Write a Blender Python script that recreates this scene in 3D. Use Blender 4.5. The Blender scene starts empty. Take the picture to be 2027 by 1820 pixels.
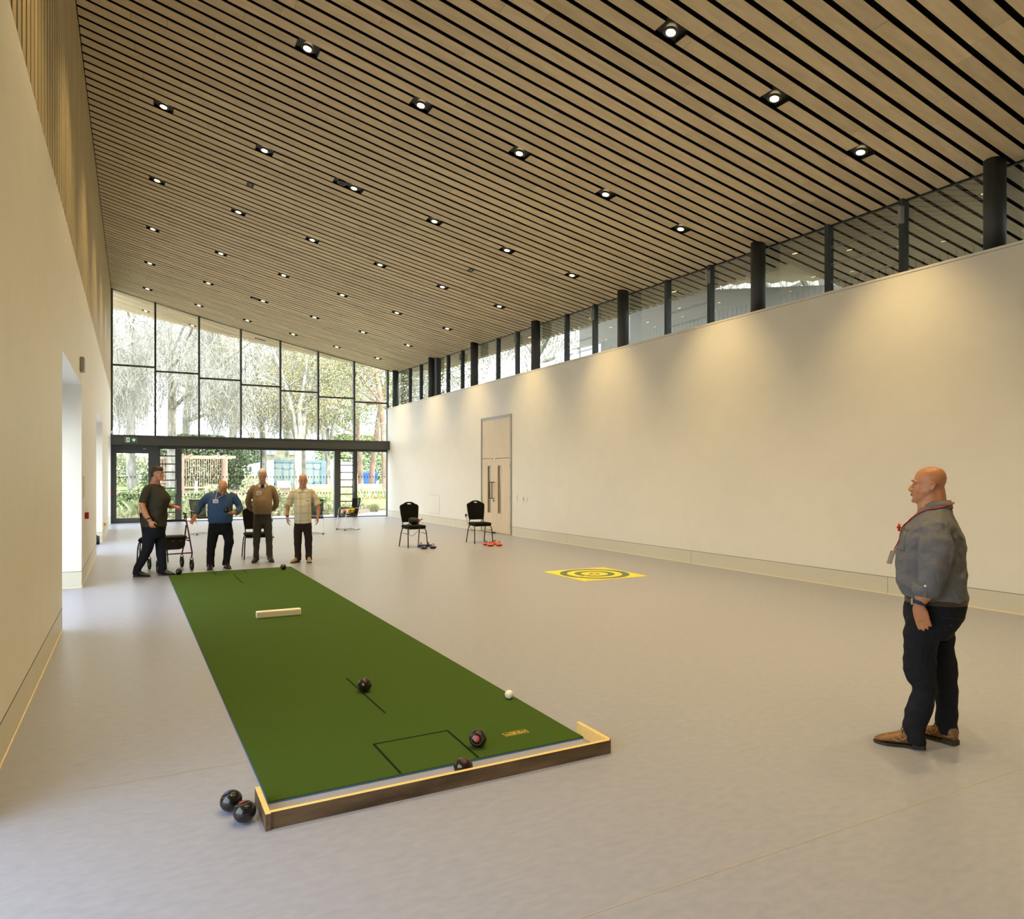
import bpy, math, random
from mathutils import Vector, Matrix, geometry
PI=math.pi; R=math.radians
SC=bpy.context.scene; COL=SC.collection

# ------------------------------------------------------------------ camera
F_PX=1410.; EYE=1.62; YAW=math.atan(751.5/F_PX)
cd=bpy.data.cameras.new('camera'); cam=bpy.data.objects.new('camera',cd); COL.objects.link(cam)
cam.location=(0,0,EYE); cam.rotation_euler=(PI/2,0,-YAW)
cd.sensor_fit='HORIZONTAL'; cd.sensor_width=36; cd.lens=F_PX/2027*36; cd.shift_y=(943-910)/2027.
cd.clip_start=.05; cd.clip_end=500
SC.camera=cam

# ------------------------------------------------------------------ world, sun, exposure
W=bpy.data.worlds.new('world'); SC.world=W; W.use_nodes=True
nt=W.node_tree; bg=nt.nodes['Background']
bg.inputs[0].default_value=(.80,.90,1,1); bg.inputs[1].default_value=5.6
sd=bpy.data.lights.new('sun','SUN'); sd.energy=7.0; sd.angle=R(3); sd.color=(1,.93,.8)
so=bpy.data.objects.new('sun',sd); COL.objects.link(so)
so.rotation_euler=Vector((-.30,.86,-.62)).to_track_quat('-Z','Y').to_euler(); so.location=(3,-12,20)
def portal(loc,rot,sx,sy):
    l=bpy.data.lights.new('window_portal','AREA'); l.shape='RECTANGLE'; l.size=sx; l.size_y=sy; l.cycles.is_portal=True
    o=bpy.data.objects.new('window_portal',l); COL.objects.link(o); o.location=loc; o.rotation_euler=rot
portal((4.4,28.3,4.0),(-PI/2,0,0),10.4,8.2)
for y in (2.4,10.4,18.5,26): portal((-1.32,y,1.5),(0,-PI/2,0),3.0,3.2)
SC.view_settings.view_transform='Standard'; SC.view_settings.look='None'; SC.view_settings.exposure=.16; SC.view_settings.gamma=1
SC.cycles.max_bounces=8; SC.cycles.diffuse_bounces=4; SC.cycles.glossy_bounces=4; SC.cycles.transparent_max_bounces=24; SC.cycles.transmission_bounces=4
SC.cycles.sample_clamp_indirect=6
LAMP_W=204.

# ------------------------------------------------------------------ materials
M={}
def mk(name,col,rough=.6,metal=0,spec=.5,alpha=1,emit=None,es=0):
    m=bpy.data.materials.new(name); m.use_nodes=True; b=m.node_tree.nodes['Principled BSDF']
    b.inputs['Base Color'].default_value=(*col,1); b.inputs['Roughness'].default_value=rough
    b.inputs['Metallic'].default_value=metal; b.inputs['Specular IOR Level'].default_value=spec
    b.inputs['Alpha'].default_value=alpha
    if emit: b.inputs['Emission Color'].default_value=(*emit,1); b.inputs['Emission Strength'].default_value=es
    M[name]=m; return m
def N(m,t,**k):
    n=m.node_tree.nodes.new(t)
    for a,v in k.items(): setattr(n,a,v)
    return n
def L(m,a,b): m.node_tree.links.new(a,b)
def noisy(name,c1,c2,scale=(20,20,20),rough=.6,detail=4,bump=0,spec=.5,island=0,island_scale=0,bscale=None,metal=0,contrast=(.35,.65)):
    m=mk(name,c1,rough,metal,spec); b=m.node_tree.nodes['Principled BSDF']
    tc=N(m,'ShaderNodeTexCoord'); mp=N(m,'ShaderNodeMapping'); mp.inputs['Scale'].default_value=scale
    L(m,tc.outputs['Object'],mp.inputs['Vector'])
    nz=N(m,'ShaderNodeTexNoise'); nz.inputs['Scale'].default_value=1; nz.inputs['Detail'].default_value=detail
    L(m,mp.outputs[0],nz.inputs['Vector'])
    cr=N(m,'ShaderNodeValToRGB'); cr.color_ramp.elements[0].position=contrast[0]; cr.color_ramp.elements[1].position=contrast[1]
    cr.color_ramp.elements[0].color=(*c1,1); cr.color_ramp.elements[1].color=(*c2,1)
    L(m,nz.outputs['Fac'],cr.inputs[0]); out=cr.outputs[0]
    if island:
        g=N(m,'ShaderNodeNewGeometry'); mr=N(m,'ShaderNodeMapRange'); mr.inputs['To Min'].default_value=1-island; mr.inputs['To Max'].default_value=1+island*.6
        L(m,g.outputs['Random Per Island'],mr.inputs['Value'])
        mx=N(m,'ShaderNodeVectorMath',operation='SCALE'); L(m,out,mx.inputs[0]); L(m,mr.outputs[0],mx.inputs['Scale']); out=mx.outputs[0]
        # shift the grain per board
        ad=N(m,'ShaderNodeVectorMath',operation='SCALE'); cmb=N(m,'ShaderNodeCombineXYZ'); 
        for i in range(3): L(m,g.outputs['Random Per Island'],cmb.inputs[i])
        ad.inputs['Scale'].default_value=40; L(m,cmb.outputs[0],ad.inputs[0])
        a2=N(m,'ShaderNodeVectorMath',operation='ADD'); L(m,mp.outputs[0],a2.inputs[0]); L(m,ad.outputs[0],a2.inputs[1]); L(m,a2.outputs[0],nz.inputs['Vector'])
    L(m,out,b.inputs['Base Color'])
    if bump:
        bp=N(m,'ShaderNodeBump'); bp.inputs['Strength'].default_value=bump; bp.inputs['Distance'].default_value=.01
        if bscale:
            n2=N(m,'ShaderNodeTexNoise'); n2.inputs['Scale'].default_value=bscale; n2.inputs['Detail'].default_value=2
            L(m,tc.outputs['Object'],n2.inputs['Vector']); L(m,n2.outputs['Fac'],bp.inputs['Height'])
        else: L(m,nz.outputs['Fac'],bp.inputs['Height'])
        L(m,bp.outputs[0],b.inputs['Normal'])
    return m
def folds(name,c1,c2,s=9,strength=.5,rough=.85,weave=400):
    """cloth: soft folds as bump plus a fine weave in the colour"""
    m=mk(name,c1,rough,0,.2); b=m.node_tree.nodes['Principled BSDF']; tc=N(m,'ShaderNodeTexCoord')
    nz=N(m,'ShaderNodeTexNoise'); nz.inputs['Scale'].default_value=weave; nz.inputs['Detail'].default_value=1; L(m,tc.outputs['Object'],nz.inputs['Vector'])
    mx=N(m,'ShaderNodeMix',data_type='RGBA'); mx.inputs['A'].default_value=(*c1,1); mx.inputs['B'].default_value=(*c2,1)
    L(m,nz.outputs['Fac'],mx.inputs['Factor']); L(m,mx.outputs['Result'],b.inputs['Base Color'])
    n2=N(m,'ShaderNodeTexNoise'); n2.inputs['Scale'].default_value=s; n2.inputs['Detail'].default_value=2; n2.inputs['Distortion'].default_value=1.2
    L(m,tc.outputs['Object'],n2.inputs['Vector'])
    bp=N(m,'ShaderNodeBump'); bp.inputs['Strength'].default_value=strength; bp.inputs['Distance'].default_value=.03
    L(m,n2.outputs['Fac'],bp.inputs['Height']); L(m,bp.outputs[0],b.inputs['Normal']); return m
noisy('white_paint',(.85,.82,.73),(.87,.84,.75),(3,3,3),.55,bump=.0)
noisy('skirting_paint',(.70,.66,.53),(.72,.68,.55),(2,2,2),.4)
mk('skirting_line',(.10,.10,.08),.8); mk('cream_bead',(.95,.80,.50),.4)
noisy('floor_lino',(.275,.297,.385),(.32,.337,.425),(13,26,13),.34,detail=14,bump=.0,spec=.45,contrast=(.3,.7))
mk('seam_weld',(.42,.37,.30),.5)
noisy('ceiling_timber',(.56,.45,.28),(.69,.57,.375),(1.2,14,14),.5,detail=6,island=.13,contrast=(.3,.7))
noisy('wall_timber',(.56,.45,.25),(.66,.54,.31),(14,14,1.2),.45,detail=6,island=.10,contrast=(.3,.7))
mk('slat_void',(.008,.007,.005),.95,spec=.1)
mk('dark_frame',(.060,.066,.066),.42); mk('column_paint',(.043,.050,.054),.5); mk('black',(.010,.010,.010),.5); mk('mid_seam',(.075,.078,.088),.9); mk('mid_seam2',(.02,.021,.026),.8); mk('mid_grey',(.33,.32,.29),.4)
noisy('carpet_green',(.036,.074,.010),(.064,.116,.020),(260,260,260),.95,bump=.5,spec=.1)
mk('mat_line',(.008,.016,.006),.9,spec=.1); mk('mat_blue',(.05,.13,.35),.7); mk('logo_navy',(.01,.015,.03),.7); mk('logo_yellow',(.85,.66,.02),.6)
noisy('pine_pale',(.78,.50,.17),(.85,.60,.25),(2,40,40),.55,contrast=(.3,.7))
noisy('stained_pine',(.055,.032,.014),(.17,.105,.052),(3,16,16),.5,detail=8,bump=.1,contrast=(.35,.7))
mk('bowl_black',(.006,.006,.007),.13,spec=.6); mk('bowl_brown',(.016,.006,.004),.13,spec=.6); mk('bowl_red',(.28,.02,.02),.3); mk('bowl_grey',(.10,.10,.11),.35); mk('bowl_blue',(.03,.05,.16),.3)
mk('ivory',(.80,.75,.62),.25); mk('cream_plastic',(.84,.78,.62),.4)
noisy('door_oak',(.66,.53,.335),(.75,.62,.42),(30,30,1.5),.45,detail=5,contrast=(.3,.7))
mk('oak_edge',(.50,.30,.10),.5); mk('chrome',(.75,.75,.75),.18,1)
noisy('chair_fabric',(.006,.006,.005),(.017,.016,.012),(300,300,300),.95,spec=.15)
mk('chair_frame',(.02,.018,.014),.3,.4); mk('seat_black',(.012,.012,.012),.7)
mk('target_yellow',(.86,.70,.03),.5); mk('target_green',(.10,.16,.07),.5)
mk('stone_blue',(.03,.045,.14),.25); mk('stone_red',(.80,.09,.02),.25); mk('handle_red',(.35,.012,.02),.35); mk('handle_blue',(.015,.03,.09),.35); mk('rubber',(.01,.01,.01),.8)
mk('rollator_red',(.13,.010,.012),.25,.3); mk('brass',(.8,.55,.2),.3,1)
mk('ball_yellow',(.90,.72,.02),.4); mk('ball_black',(.01,.01,.01),.4); mk('ball_red',(.60,.03,.03),.5); mk('ball_pink',(.85,.03,.22),.5)
mk('call_red',(.35,.01,.01),.4); mk('exit_green',(.005,.10,.05),.5); mk('exit_white',(.8,.85,.78),.5,emit=(.8,1,.8),es=.15); mk('switch_white',(.85,.83,.78),.35); mk('plug_yellow',(.8,.5,.03),.5)
mk('lamp_disc',(1,.9,.7),.5,emit=(1,.76,.42),es=9); mk('lamp_ring',(.07,.065,.06),.35,.6); mk('manifest',(.03,.032,.03),.8)
# clothes and skin
def skinmat(name,c1,c2,sub=.0):
    m=noisy(name,c1,c2,(14,14,14),.42,detail=3,contrast=(.3,.7)); b=m.node_tree.nodes['Principled BSDF']; b.inputs['Subsurface Weight'].default_value=.08; b.inputs['Subsurface Radius'].default_value=(.02,.008,.004); return m
skinmat('skin_ruddy',(.50,.22,.115),(.60,.30,.17)); skinmat('skin_pale',(.52,.27,.17),(.62,.35,.24)); skinmat('skin_tan',(.46,.19,.09),(.55,.26,.13))
mk('eye_dark',(.05,.035,.025),.2); mk('eye_white',(.55,.50,.45),.2); mk('brow',(.16,.10,.06),.8); mk('lip',(.36,.12,.09),.5); mk('nostril',(.09,.03,.02),.8)
noisy('hair_white',(.62,.56,.46),(.80,.75,.66),(60,60,14),.6,bump=.3); noisy('hair_dark',(.014,.008,.004),(.05,.026,.012),(70,70,16),.55,bump=.3); noisy('stubble',(.30,.18,.12),(.38,.24,.16),(60,60,60),.7)
folds('shirt_greyblue',(.10,.106,.125),(.19,.19,.20),8,.75,weave=330); folds('jean_navy',(.008,.009,.013),(.013,.015,.021),9,.6)
folds('jumper_blue',(.040,.080,.165),(.062,.115,.22),7,.7,weave=150); folds('trousers_black',(.006,.006,.007),(.012,.011,.011),8,.5)
folds('jumper_brown',(.25,.165,.10),(.36,.25,.16),6,.5,weave=150); folds('trousers_grey',(.050,.048,.038),(.072,.068,.055),8,.6); folds('shirt_white',(.7,.68,.6),(.8,.78,.7),9,.3)
folds('trousers_brown',(.022,.015,.011),(.034,.024,.018),8,.6); folds('tee_olive',(.034,.030,.020),(.052,.046,.032),6,.6); 
mk('belt_brown',(.045,.026,.014),.5); mk('leather_tan',(.19,.088,.022),.45); mk('leather_black',(.012,.011,.010),.35); mk('suede_tan',(.30,.20,.10),.8); mk('sole_dark',(.035,.026,.018),.7); mk('lace_dark',(.02,.014,.01),.8); mk('stitch',(.62,.50,.32),.7)
mk('watch_blue',(.012,.03,.09),.5); mk('gold',(.9,.62,.2),.25,1); mk('lanyard_red',(.45,.012,.012),.6); mk('poppy_red',(.60,.01,.01),.6); mk('poppy_green',(.03,.16,.06),.6); mk('badge_card',(.80,.72,.68),.4); mk('badge_plastic',(.22,.20,.19),.3); mk('badge_ink',(.35,.30,.30),.6); mk('button',(.8,.76,.66),.3); mk('lanyard_white',(.65,.62,.5),.6)
# checked polo shirt
m=folds('polo_check',(.66,.60,.42),(.72,.66,.48),7,.35); b=m.node_tree.nodes['Principled BSDF']
tc=N(m,'ShaderNodeTexCoord'); sp=N(m,'ShaderNodeSeparateXYZ'); L(m,tc.outputs['Object'],sp.inputs[0])
def band(src,freq,off,w,):
    a=N(m,'ShaderNodeMath',operation='MULTIPLY_ADD'); a.inputs[1].default_value=freq; a.inputs[2].default_value=off; L(m,src,a.inputs[0])
    f=N(m,'ShaderNodeMath',operation='FRACT'); L(m,a.outputs[0],f.inputs[0]); c=N(m,'ShaderNodeMath',operation='LESS_THAN'); c.inputs[1].default_value=w; L(m,f.outputs[0],c.inputs[0]); return c.outputs[0]
src=b.inputs['Base Color'].links[0].from_socket
for (s,fr,of,w,cc,fa) in ((sp.outputs[0],4.2,.30,.20,(.42,.36,.17),.45),(sp.outputs[0],8.4,.1,.05,(.20,.20,.18),.55),(sp.outputs[2],7.5,.1,.06,(.20,.20,.18),.5),(sp.outputs[2],3.7,.6,.14,(.45,.42,.30),.3)):
    bd=band(s,fr,of,w); fm=N(m,'ShaderNodeMath',operation='MULTIPLY'); fm.inputs[1].default_value=fa; L(m,bd,fm.inputs[0])
    mx=N(m,'ShaderNodeMix',data_type='RGBA'); L(m,fm.outputs[0],mx.inputs['Factor']); L(m,src,mx.inputs['A']); mx.inputs['B'].default_value=(*cc,1); src=mx.outputs['Result']
L(m,src,b.inputs['Base Color'])
# outdoors
noisy('paving',(.42,.43,.44),(.55,.56,.56),(3,3,3),.8); noisy('bounce_cut_ground',(.05,.05,.05),(.08,.08,.075),(6,6,6),.9); mk('wing_render',(.36,.36,.35),.8); noisy('soil',(.15,.10,.06),(.30,.22,.14),(4,4,4),.95); noisy('lawn_grass',(.16,.26,.05),(.30,.38,.10),(3,3,3),.95); noisy('gravel',(.55,.50,.44),(.66,.62,.56),(12,12,12),.9)
noisy('bark_grey',(.15,.15,.12),(.46,.45,.39),(5,5,1.5),.9,bump=.8,contrast=(.3,.7)); noisy('bark_pale',(.17,.17,.14),(.50,.49,.43),(4,4,1.2),.9,contrast=(.3,.7)); noisy('bark_pine',(.24,.16,.11),(.40,.29,.22),(2,2,1),.9)
noisy('leaf_yellow',(.56,.44,.12),(.62,.56,.26),(.6,.6,.6),.7,island=.4); noisy('leaf_pine',(.10,.18,.05),(.30,.38,.14),(.6,.6,.6),.8,island=.4); noisy('leaf_ivy',(.09,.14,.06),(.26,.32,.16),(.6,.6,.6),.8,island=.4); noisy('leaf_bud',(.40,.42,.22),(.56,.57,.36),(.6,.6,.6),.8,island=.3)
noisy('plant_mix',(.26,.36,.14),(.66,.60,.38),(.9,.9,.9),.85,island=.45,contrast=(.35,.65)); noisy('plant_green',(.20,.30,.11),(.42,.48,.24),(1,1,1),.85,island=.4); noisy('leaf_litter',(.36,.20,.10),(.5,.34,.18),(1,1,1),.9,island=.4)
noisy('pergola_wood',(.44,.30,.22),(.60,.44,.34),(8,8,1),.8,contrast=(.3,.7)); noisy('render_white',(.86,.86,.86),(.9,.9,.9),(1,1,1),.8); mk('bay_blue',(.17,.25,.32),.5); mk('pavilion_glass',(.26,.31,.29),.1); mk('sand_stone',(.50,.42,.32),.9); noisy('house_stone',(.40,.33,.24),(.56,.48,.37),(1.5,1.5,3),.9); mk('slate',(.26,.29,.33),.6); mk('bin_blue',(.02,.13,.42),.5); mk('bollard_metal',(.45,.48,.52),.4,.5); noisy('fence_timber',(.52,.38,.28),(.64,.50,.40),(20,2,1),.85)
def glassmat(name,tint,refl=1.0):
    m=bpy.data.materials.new(name); m.use_nodes=True; n=m.node_tree; n.nodes.clear(); M[name]=m
    o=N(m,'ShaderNodeOutputMaterial'); t=N(m,'ShaderNodeBsdfTransparent'); t.inputs[0].default_value=(*tint,1); g=N(m,'ShaderNodeBsdfGlossy'); g.inputs['Roughness'].default_value=.0
    fr=N(m,'ShaderNodeFresnel'); fr.inputs[0].default_value=1.5; ge=N(m,'ShaderNodeNewGeometry'); iv=N(m,'ShaderNodeMath',operation='SUBTRACT'); iv.inputs[0].default_value=1; L(m,ge.outputs['Backfacing'],iv.inputs[1])
    mu=N(m,'ShaderNodeMath',operation='MULTIPLY'); L(m,fr.outputs[0],mu.inputs[0]); L(m,iv.outputs[0],mu.inputs[1])
    m2=N(m,'ShaderNodeMath',operation='MULTIPLY'); m2.inputs[1].default_value=refl; m2.use_clamp=True; L(m,mu.outputs[0],m2.inputs[0])
    mx=N(m,'ShaderNodeMixShader'); L(m,m2.outputs[0],mx.inputs[0]); L(m,t.outputs[0],mx.inputs[1]); L(m,g.outputs[0],mx.inputs[2]); L(m,mx.outputs[0],o.inputs[0]); return m
glassmat('glass',(.985,.99,.985),1.6); glassmat('clerestory_glass',(.74,.73,.67),3.0)  # clerestory tint puts the dimness of the unlit exterior into the glass colour
def meshfab():
    m=bpy.data.materials.new('mesh_fabric'); m.use_nodes=True; n=m.node_tree; n.nodes.clear(); M['mesh_fabric']=m
    o=N(m,'ShaderNodeOutputMaterial'); t=N(m,'ShaderNodeBsdfTransparent'); g=N(m,'ShaderNodeBsdfDiffuse'); g.inputs[0].default_value=(.012,.013,.012,1)
    mx=N(m,'ShaderNodeMixShader'); mx.inputs[0].default_value=.62; L(m,t.outputs[0],mx.inputs[1]); L(m,g.outputs[0],mx.inputs[2]); L(m,mx.outputs[0],o.inputs[0])
meshfab()

# ------------------------------------------------------------------ mesh tools
def V(*a): return Vector(a)
class MB:
    def __init__(s): s.v=[]; s.f=[]; s.m=[]; s.T=None
    def add(s,vs,fs,mi=0):
        b=len(s.v)
        for p in vs:
            p=Vector(p); s.v.append(tuple(s.T@p if s.T else p))
        for f in fs: s.f.append([b+i for i in f]); s.m.append(mi)
        return s
    def box(s,x0,x1,y0,y1,z0,z1,mi=0,mis=None):
        vs=[(x,y,z) for z in (z0,z1) for y in (y0,y1) for x in (x0,x1)]
        fs=[(0,2,3,1),(4,5,7,6),(0,1,5,4),(2,6,7,3),(0,4,6,2),(1,3,7,5)]  # bottom top -y +y -x +x
        b=len(s.v); s.add(vs,fs,mi)
        if mis:
            for i,k in enumerate(mis): s.m[-6+i]=k
        return s
    def rbox(s,x0,x1,y0,y1,z0,z1,r=.01,mi=0):
        """box with rounded outline, built as a stack of rounded rings"""
        pts=[]
        for (cx,cy,a) in ((x1-r,y1-r,0),(x0+r,y1-r,90),(x0+r,y0+r,180),(x1-r,y0+r,270)):
            for k in range(4): t=R(a+k*30); pts.append((cx,cy,math.cos(t),math.sin(t)))
        rings=[]
        for (z,rr) in ((z0,0),(z0+r*.3,r*.7),(z0+r,r),(z1-r,r),(z1-r*.3,r*.7),(z1,0)):
            rings.append([(cx+c*rr,cy+sn*rr,z) for (cx,cy,c,sn) in pts])
        return s.rings(rings,mi)
    def rings(s,rings,mi=0,cap=True,closed=True):
        n=len(rings[0]); b=len(s.v); vs=[p for r in rings for p in r]; fs=[]
        for i in range(len(rings)-1):
            for j in range(n if closed else n-1):
                a=i*n+j; c=i*n+(j+1)%n; fs.append((a,c,c+n,a+n))
        if cap: fs.append(tuple(range(n-1,-1,-1))); fs.append(tuple((len(rings)-1)*n+j for j in range(n)))
        return s.add(vs,fs,mi)
    def tube(s,pts,rad,n=8,mi=0,ref=None,rb=None,cap=True,sup=2.0,round_ends=False):
        pts=[Vector(p) for p in pts]; k=len(pts)
        ra=rad if isinstance(rad,(list,tuple)) else [rad]*k
        rb=ra if rb is None else (rb if isinstance(rb,(list,tuple)) else [rb]*k)
        T=[]
        for i in range(k):
            d=(pts[min(i+1,k-1)]-pts[max(i-1,0)])
            T.append(d.normalized() if d.length>1e-9 else Vector((0,0,1)))
        if ref is None:
            ref=Vector((0,0,1)) if abs(T[0].z)<.9 else Vector((1,0,0))
        u=Vector(ref); rg=[]
        def ring(c,t,u,a,b):
            w=t.cross(u); o=[]
            for j in range(n):
                q=2*PI*j/n; cc,ss=math.cos(q),math.sin(q)
                if sup!=2: e=2/sup; cc=math.copysign(abs(cc)**e,cc); ss=math.copysign(abs(ss)**e,ss)
                o.append(c+u*(a*cc)+w*(b*ss))
            return o
        for i in range(k):
            t=T[i]; u=(u-t*u.dot(t)); u=u.normalized() if u.length>1e-6 else t.orthogonal().normalized()
            if round_ends and i==0:
                m_=min(ra[0],rb[0])
                for q in (.98,.8,.45): rg.append(ring(pts[0]-t*m_*math.sin(math.acos(1-q))*1.0 if False else pts[0]-t*m_*q,t,u,ra[0]*math.sqrt(max(0,1-q*q)),rb[0]*math.sqrt(max(0,1-q*q))))
            rg.append(ring(pts[i],t,u,ra[i],rb[i]))
            if round_ends and i==k-1:
                m_=min(ra[-1],rb[-1])
                for q in (.45,.8,.98): rg.append(ring(pts[-1]+t*m_*q,t,u,ra[-1]*math.sqrt(1-q*q),rb[-1]*math.sqrt(1-q*q)))
        return s.rings(rg,mi,cap)
    def ell(s,c,r,n=12,mi=0,rot=None):
        c=Vector(c); rg=[]
        m=n//2
        for i in range(1,m):
            p=PI*i/m; rr=[]
            for j in range(n):
                q=2*PI*j/n; d=Vector((r[0]*math.sin(p)*math.cos(q),r[1]*math.sin(p)*math.sin(q),-r[2]*math.cos(p)))
                if rot: d=rot@d
                rr.append(c+d)
            rg.append(rr)
        b=len(s.v); vs=[p for x in rg for p in x]; fs=[]
        for i in range(m-2):
            for j in range(n): a=i*n+j; e=i*n+(j+1)%n; fs.append((a,e,e+n,a+n))
        bo=Vector((0,0,-r[2])); to=Vector((0,0,r[2]))
        if rot: bo=rot@bo; to=rot@to
        vs+= [c+bo,c+to]; nb=len(vs)-2
        for j in range(n): fs.append((nb,(j+1)%n,j)); fs.append((nb+1,(m-2)*n+j,(m-2)*n+(j+1)%n))
        return s.add(vs,fs,mi)
    def lathe(s,prof,c=(0,0,0),n=24,mi=0,rot=None,cap=True):
        c=Vector(c); rg=[]
        for (r,z) in prof:
            o=[]
            for j in range(n):
                q=2*PI*j/n; d=Vector((max(r,1e-4)*math.cos(q),max(r,1e-4)*math.sin(q),z))
                o.append(c+(rot@d if rot else d))
            rg.append(o)
        return s.rings(rg,mi,cap)
    def prism(s,outer,d0,d1,M4=None,holes=(),mi=0,side=None):
        """outline in local (u,v), extruded along w from d0 to d1; M4 maps (u,w,v)"""
        loops=[[Vector((p[0],p[1],0)) for p in outer]]+[[Vector((p[0],p[1],0)) for p in h] for h in holes]
        tr=geometry.tessellate_polygon(loops); flat=[p for l in loops for p in l]; k=len(flat)
        def mp(p,w):
            q=Vector((p[0],w,p[1])); return M4@q if M4 else q
        vs=[mp(p,d0) for p in flat]+[mp(p,d1) for p in flat]
        fs=[tuple(t) for t in tr]+[tuple(i+k for i in reversed(t)) for t in tr]
        o=0; nf=len(fs)
        for l in loops:
            n=len(l)
            for j in range(n): a=o+j; b=o+(j+1)%n; fs.append((a,b,b+k,a+k))
            o+=n
        s.add(vs,fs,mi)
        if side is not None:
            for i in range(nf-(len(fs)),0): pass
            for i in range(len(fs)-nf): s.m[-1-i]=side
        return s
    def build(s,name,mats,parent=None,smooth=False,remesh=0,sm=0,bevel=0,loc=None,label=None,subsurf=0,disp=0):
        me=bpy.data.meshes.new(name); me.from_pydata(s.v,[],s.f)
        if isinstance(mats,str): mats=[mats]
        for a in mats: me.materials.append(M[a])
        me.polygons.foreach_set('material_index',s.m)
        if smooth: me.polygons.foreach_set('use_smooth',[True]*len(me.polygons))
        me.update()
        import bmesh
        bm=bmesh.new(); bm.from_mesh(me); bmesh.ops.recalc_face_normals(bm,faces=bm.faces); bm.to_mesh(me); bm.free()
        o=bpy.data.objects.new(name,me); COL.objects.link(o)
        if parent: o.parent=parent
        if loc: o.location=loc
        if remesh:
            r=o.modifiers.new('remesh','REMESH'); r.mode='VOXEL'; r.voxel_size=remesh; r.use_smooth_shade=True
            if sm: q=o.modifiers.new('smooth','SMOOTH'); q.factor=.5; q.iterations=sm
        if disp:
            tx=bpy.data.textures.get('cloth_folds') or bpy.data.textures.new('cloth_folds','CLOUDS'); tx.noise_scale=.10; tx.noise_depth=1
            q=o.modifiers.new('folds','DISPLACE'); q.texture=tx; q.texture_coords='LOCAL'; q.strength=disp; q.mid_level=.5
        if bevel: q=o.modifiers.new('bevel','BEVEL'); q.width=bevel; q.segments=2; q.limit_method='ANGLE'
        if subsurf: q=o.modifiers.new('sub','SUBSURF'); q.levels=subsurf; q.render_levels=subsurf
        if label: o['label']=label
        return o
def empty(name,loc=(0,0,0),rz=0):
    o=bpy.data.objects.new(name,None); COL.objects.link(o); o.location=loc; o.rotation_euler=(0,0,rz); o.empty_display_size=.1; return o
def tag(o,label=None,cat=None,group=None,kind=None):
    if label: o['label']=label
    if cat: o['category']=cat
    if group: o['group']=group
    if kind: o['kind']=kind
    return o
def struct(o,label,cat='room'): return tag(o,label,cat,kind='structure')
def copy_tree(o,parent=None):
    c=o.copy(); COL.objects.link(c); c.parent=parent
    for ch in list(o.children): copy_tree(ch,c)
    return c
def rng(x,n): return [x*i/n for i in range(n+1)]

XL,XR,YE,YB=-.65,9.15,28.0,-5.0
def cz(X,Y):
    u=X+.63; return 8.05-.252*u+.0037*u*u-.0165*(28-Y)

# ------------------------------------------------------------------ floor
f=MB().box(-3,9.75,YB,28.05,-.2,0).build('floor','floor_lino'); struct(f,'pale grey marbled sheet floor of the hall','floor')
for (a,b,lab) in (((-.30,4.29),(3.6,4.22),'across'),((-.345,4.3),(-.352,8.6),'along'),((1.0,2.19),(5.6,2.14),'front'),((4.6,15.05),(8.6,15.0),'far'),((-.35,6.45),(-.65,6.47),'short')):
    dx,dy=b[0]-a[0],b[1]-a[1]; l=math.hypot(dx,dy); nx,ny=-dy/l*.0022,dx/l*.0022
    o=MB().add([(a[0]+nx,a[1]+ny,.0008),(b[0]+nx,b[1]+ny,.0008),(b[0]-nx,b[1]-ny,.0008),(a[0]-nx,a[1]-ny,.0008)],[(0,1,2,3)]).build('floor_seam','seam_weld',parent=f)

# ------------------------------------------------------------------ ceiling
PITCH=.2414; YREF=5.93; BW=.176
LX=[.44,1.985,3.53,5.085,6.65,8.2]; LROWS=[YREF+3.38*k for k in range(-2,7)]
def xlim(Y):
    if Y>28.05:
        return (-2.5,min(10.4,(31.62-Y)/.357-.65))
    return (-.64,16.0 if Y<8.95 else 10.45)
slots={}
def slot(row,x0,x1): slots.setdefault(row,[]).append((x0,x1))
def rowof(Y): return round((Y-YREF)/PITCH)
for Y in LROWS:
    for x in LX:
        if abs(x-3.53)<.01 and (abs(Y-12.69)<.1 or abs(Y-22.83)<.1): slot(rowof(Y),3.16,3.69)
        else: slot(rowof(Y),x-.145,x+.145)
for x in (.44,2.05,3.63): slot(rowof(30.07),x-.12,x+.12)
for (x,y) in ((1.99,14.33),(6.63,14.33)): slot(rowof(y),x-.065,x+.065)
slot(rowof(28.8),4.15,4.55)
rnd=random.Random(3)
def strip(mb,x0,x1,yc,w,dz,th):
    n=max(1,int((x1-x0)/1.3)); rg=[]
    for i in range(n+1):
        x=x0+(x1-x0)*i/n; z=cz(x,yc)+dz
        rg.append([(x,yc-w/2,z),(x,yc+w/2,z),(x,yc+w/2,z+th),(x,yc-w/2,z+th)])
    mb.rings(rg)
back=MB(); brd=MB()
r0=rowof(YB)-1; r1=rowof(31.9)
for r in range(r0,r1):
    Y=YREF+r*PITCH; a,b=xlim(Y)
    if b-a<.3: continue
    strip(back,a-.12 if Y>28.05 else a-.3,b+.03,Y,PITCH,.075,.30)
    cuts=[a]; x=a+rnd.uniform(.5,2.4)
    while x<b-.3: cuts.append(x); x+=2.4
    cuts.append(b)
    segs=[(cuts[i]+.0015,cuts[i+1]-.0015) for i in range(len(cuts)-1)]
    for (s0,s1) in slots.get(r,[]):
        ns=[]
        for (p,q) in segs:
            if q<=s0 or p>=s1: ns.append((p,q)); continue
            if p<s0-.02: ns.append((p,s0))
            if q>s1+.02: ns.append((s1,q))
        segs=ns
    for p,q in segs: strip(brd,p,q,Y,BW,0,.006)
ce=back.build('ceiling','slat_void'); struct(ce,'dark void of the sloping ceiling behind pale timber slats','ceiling')
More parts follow.
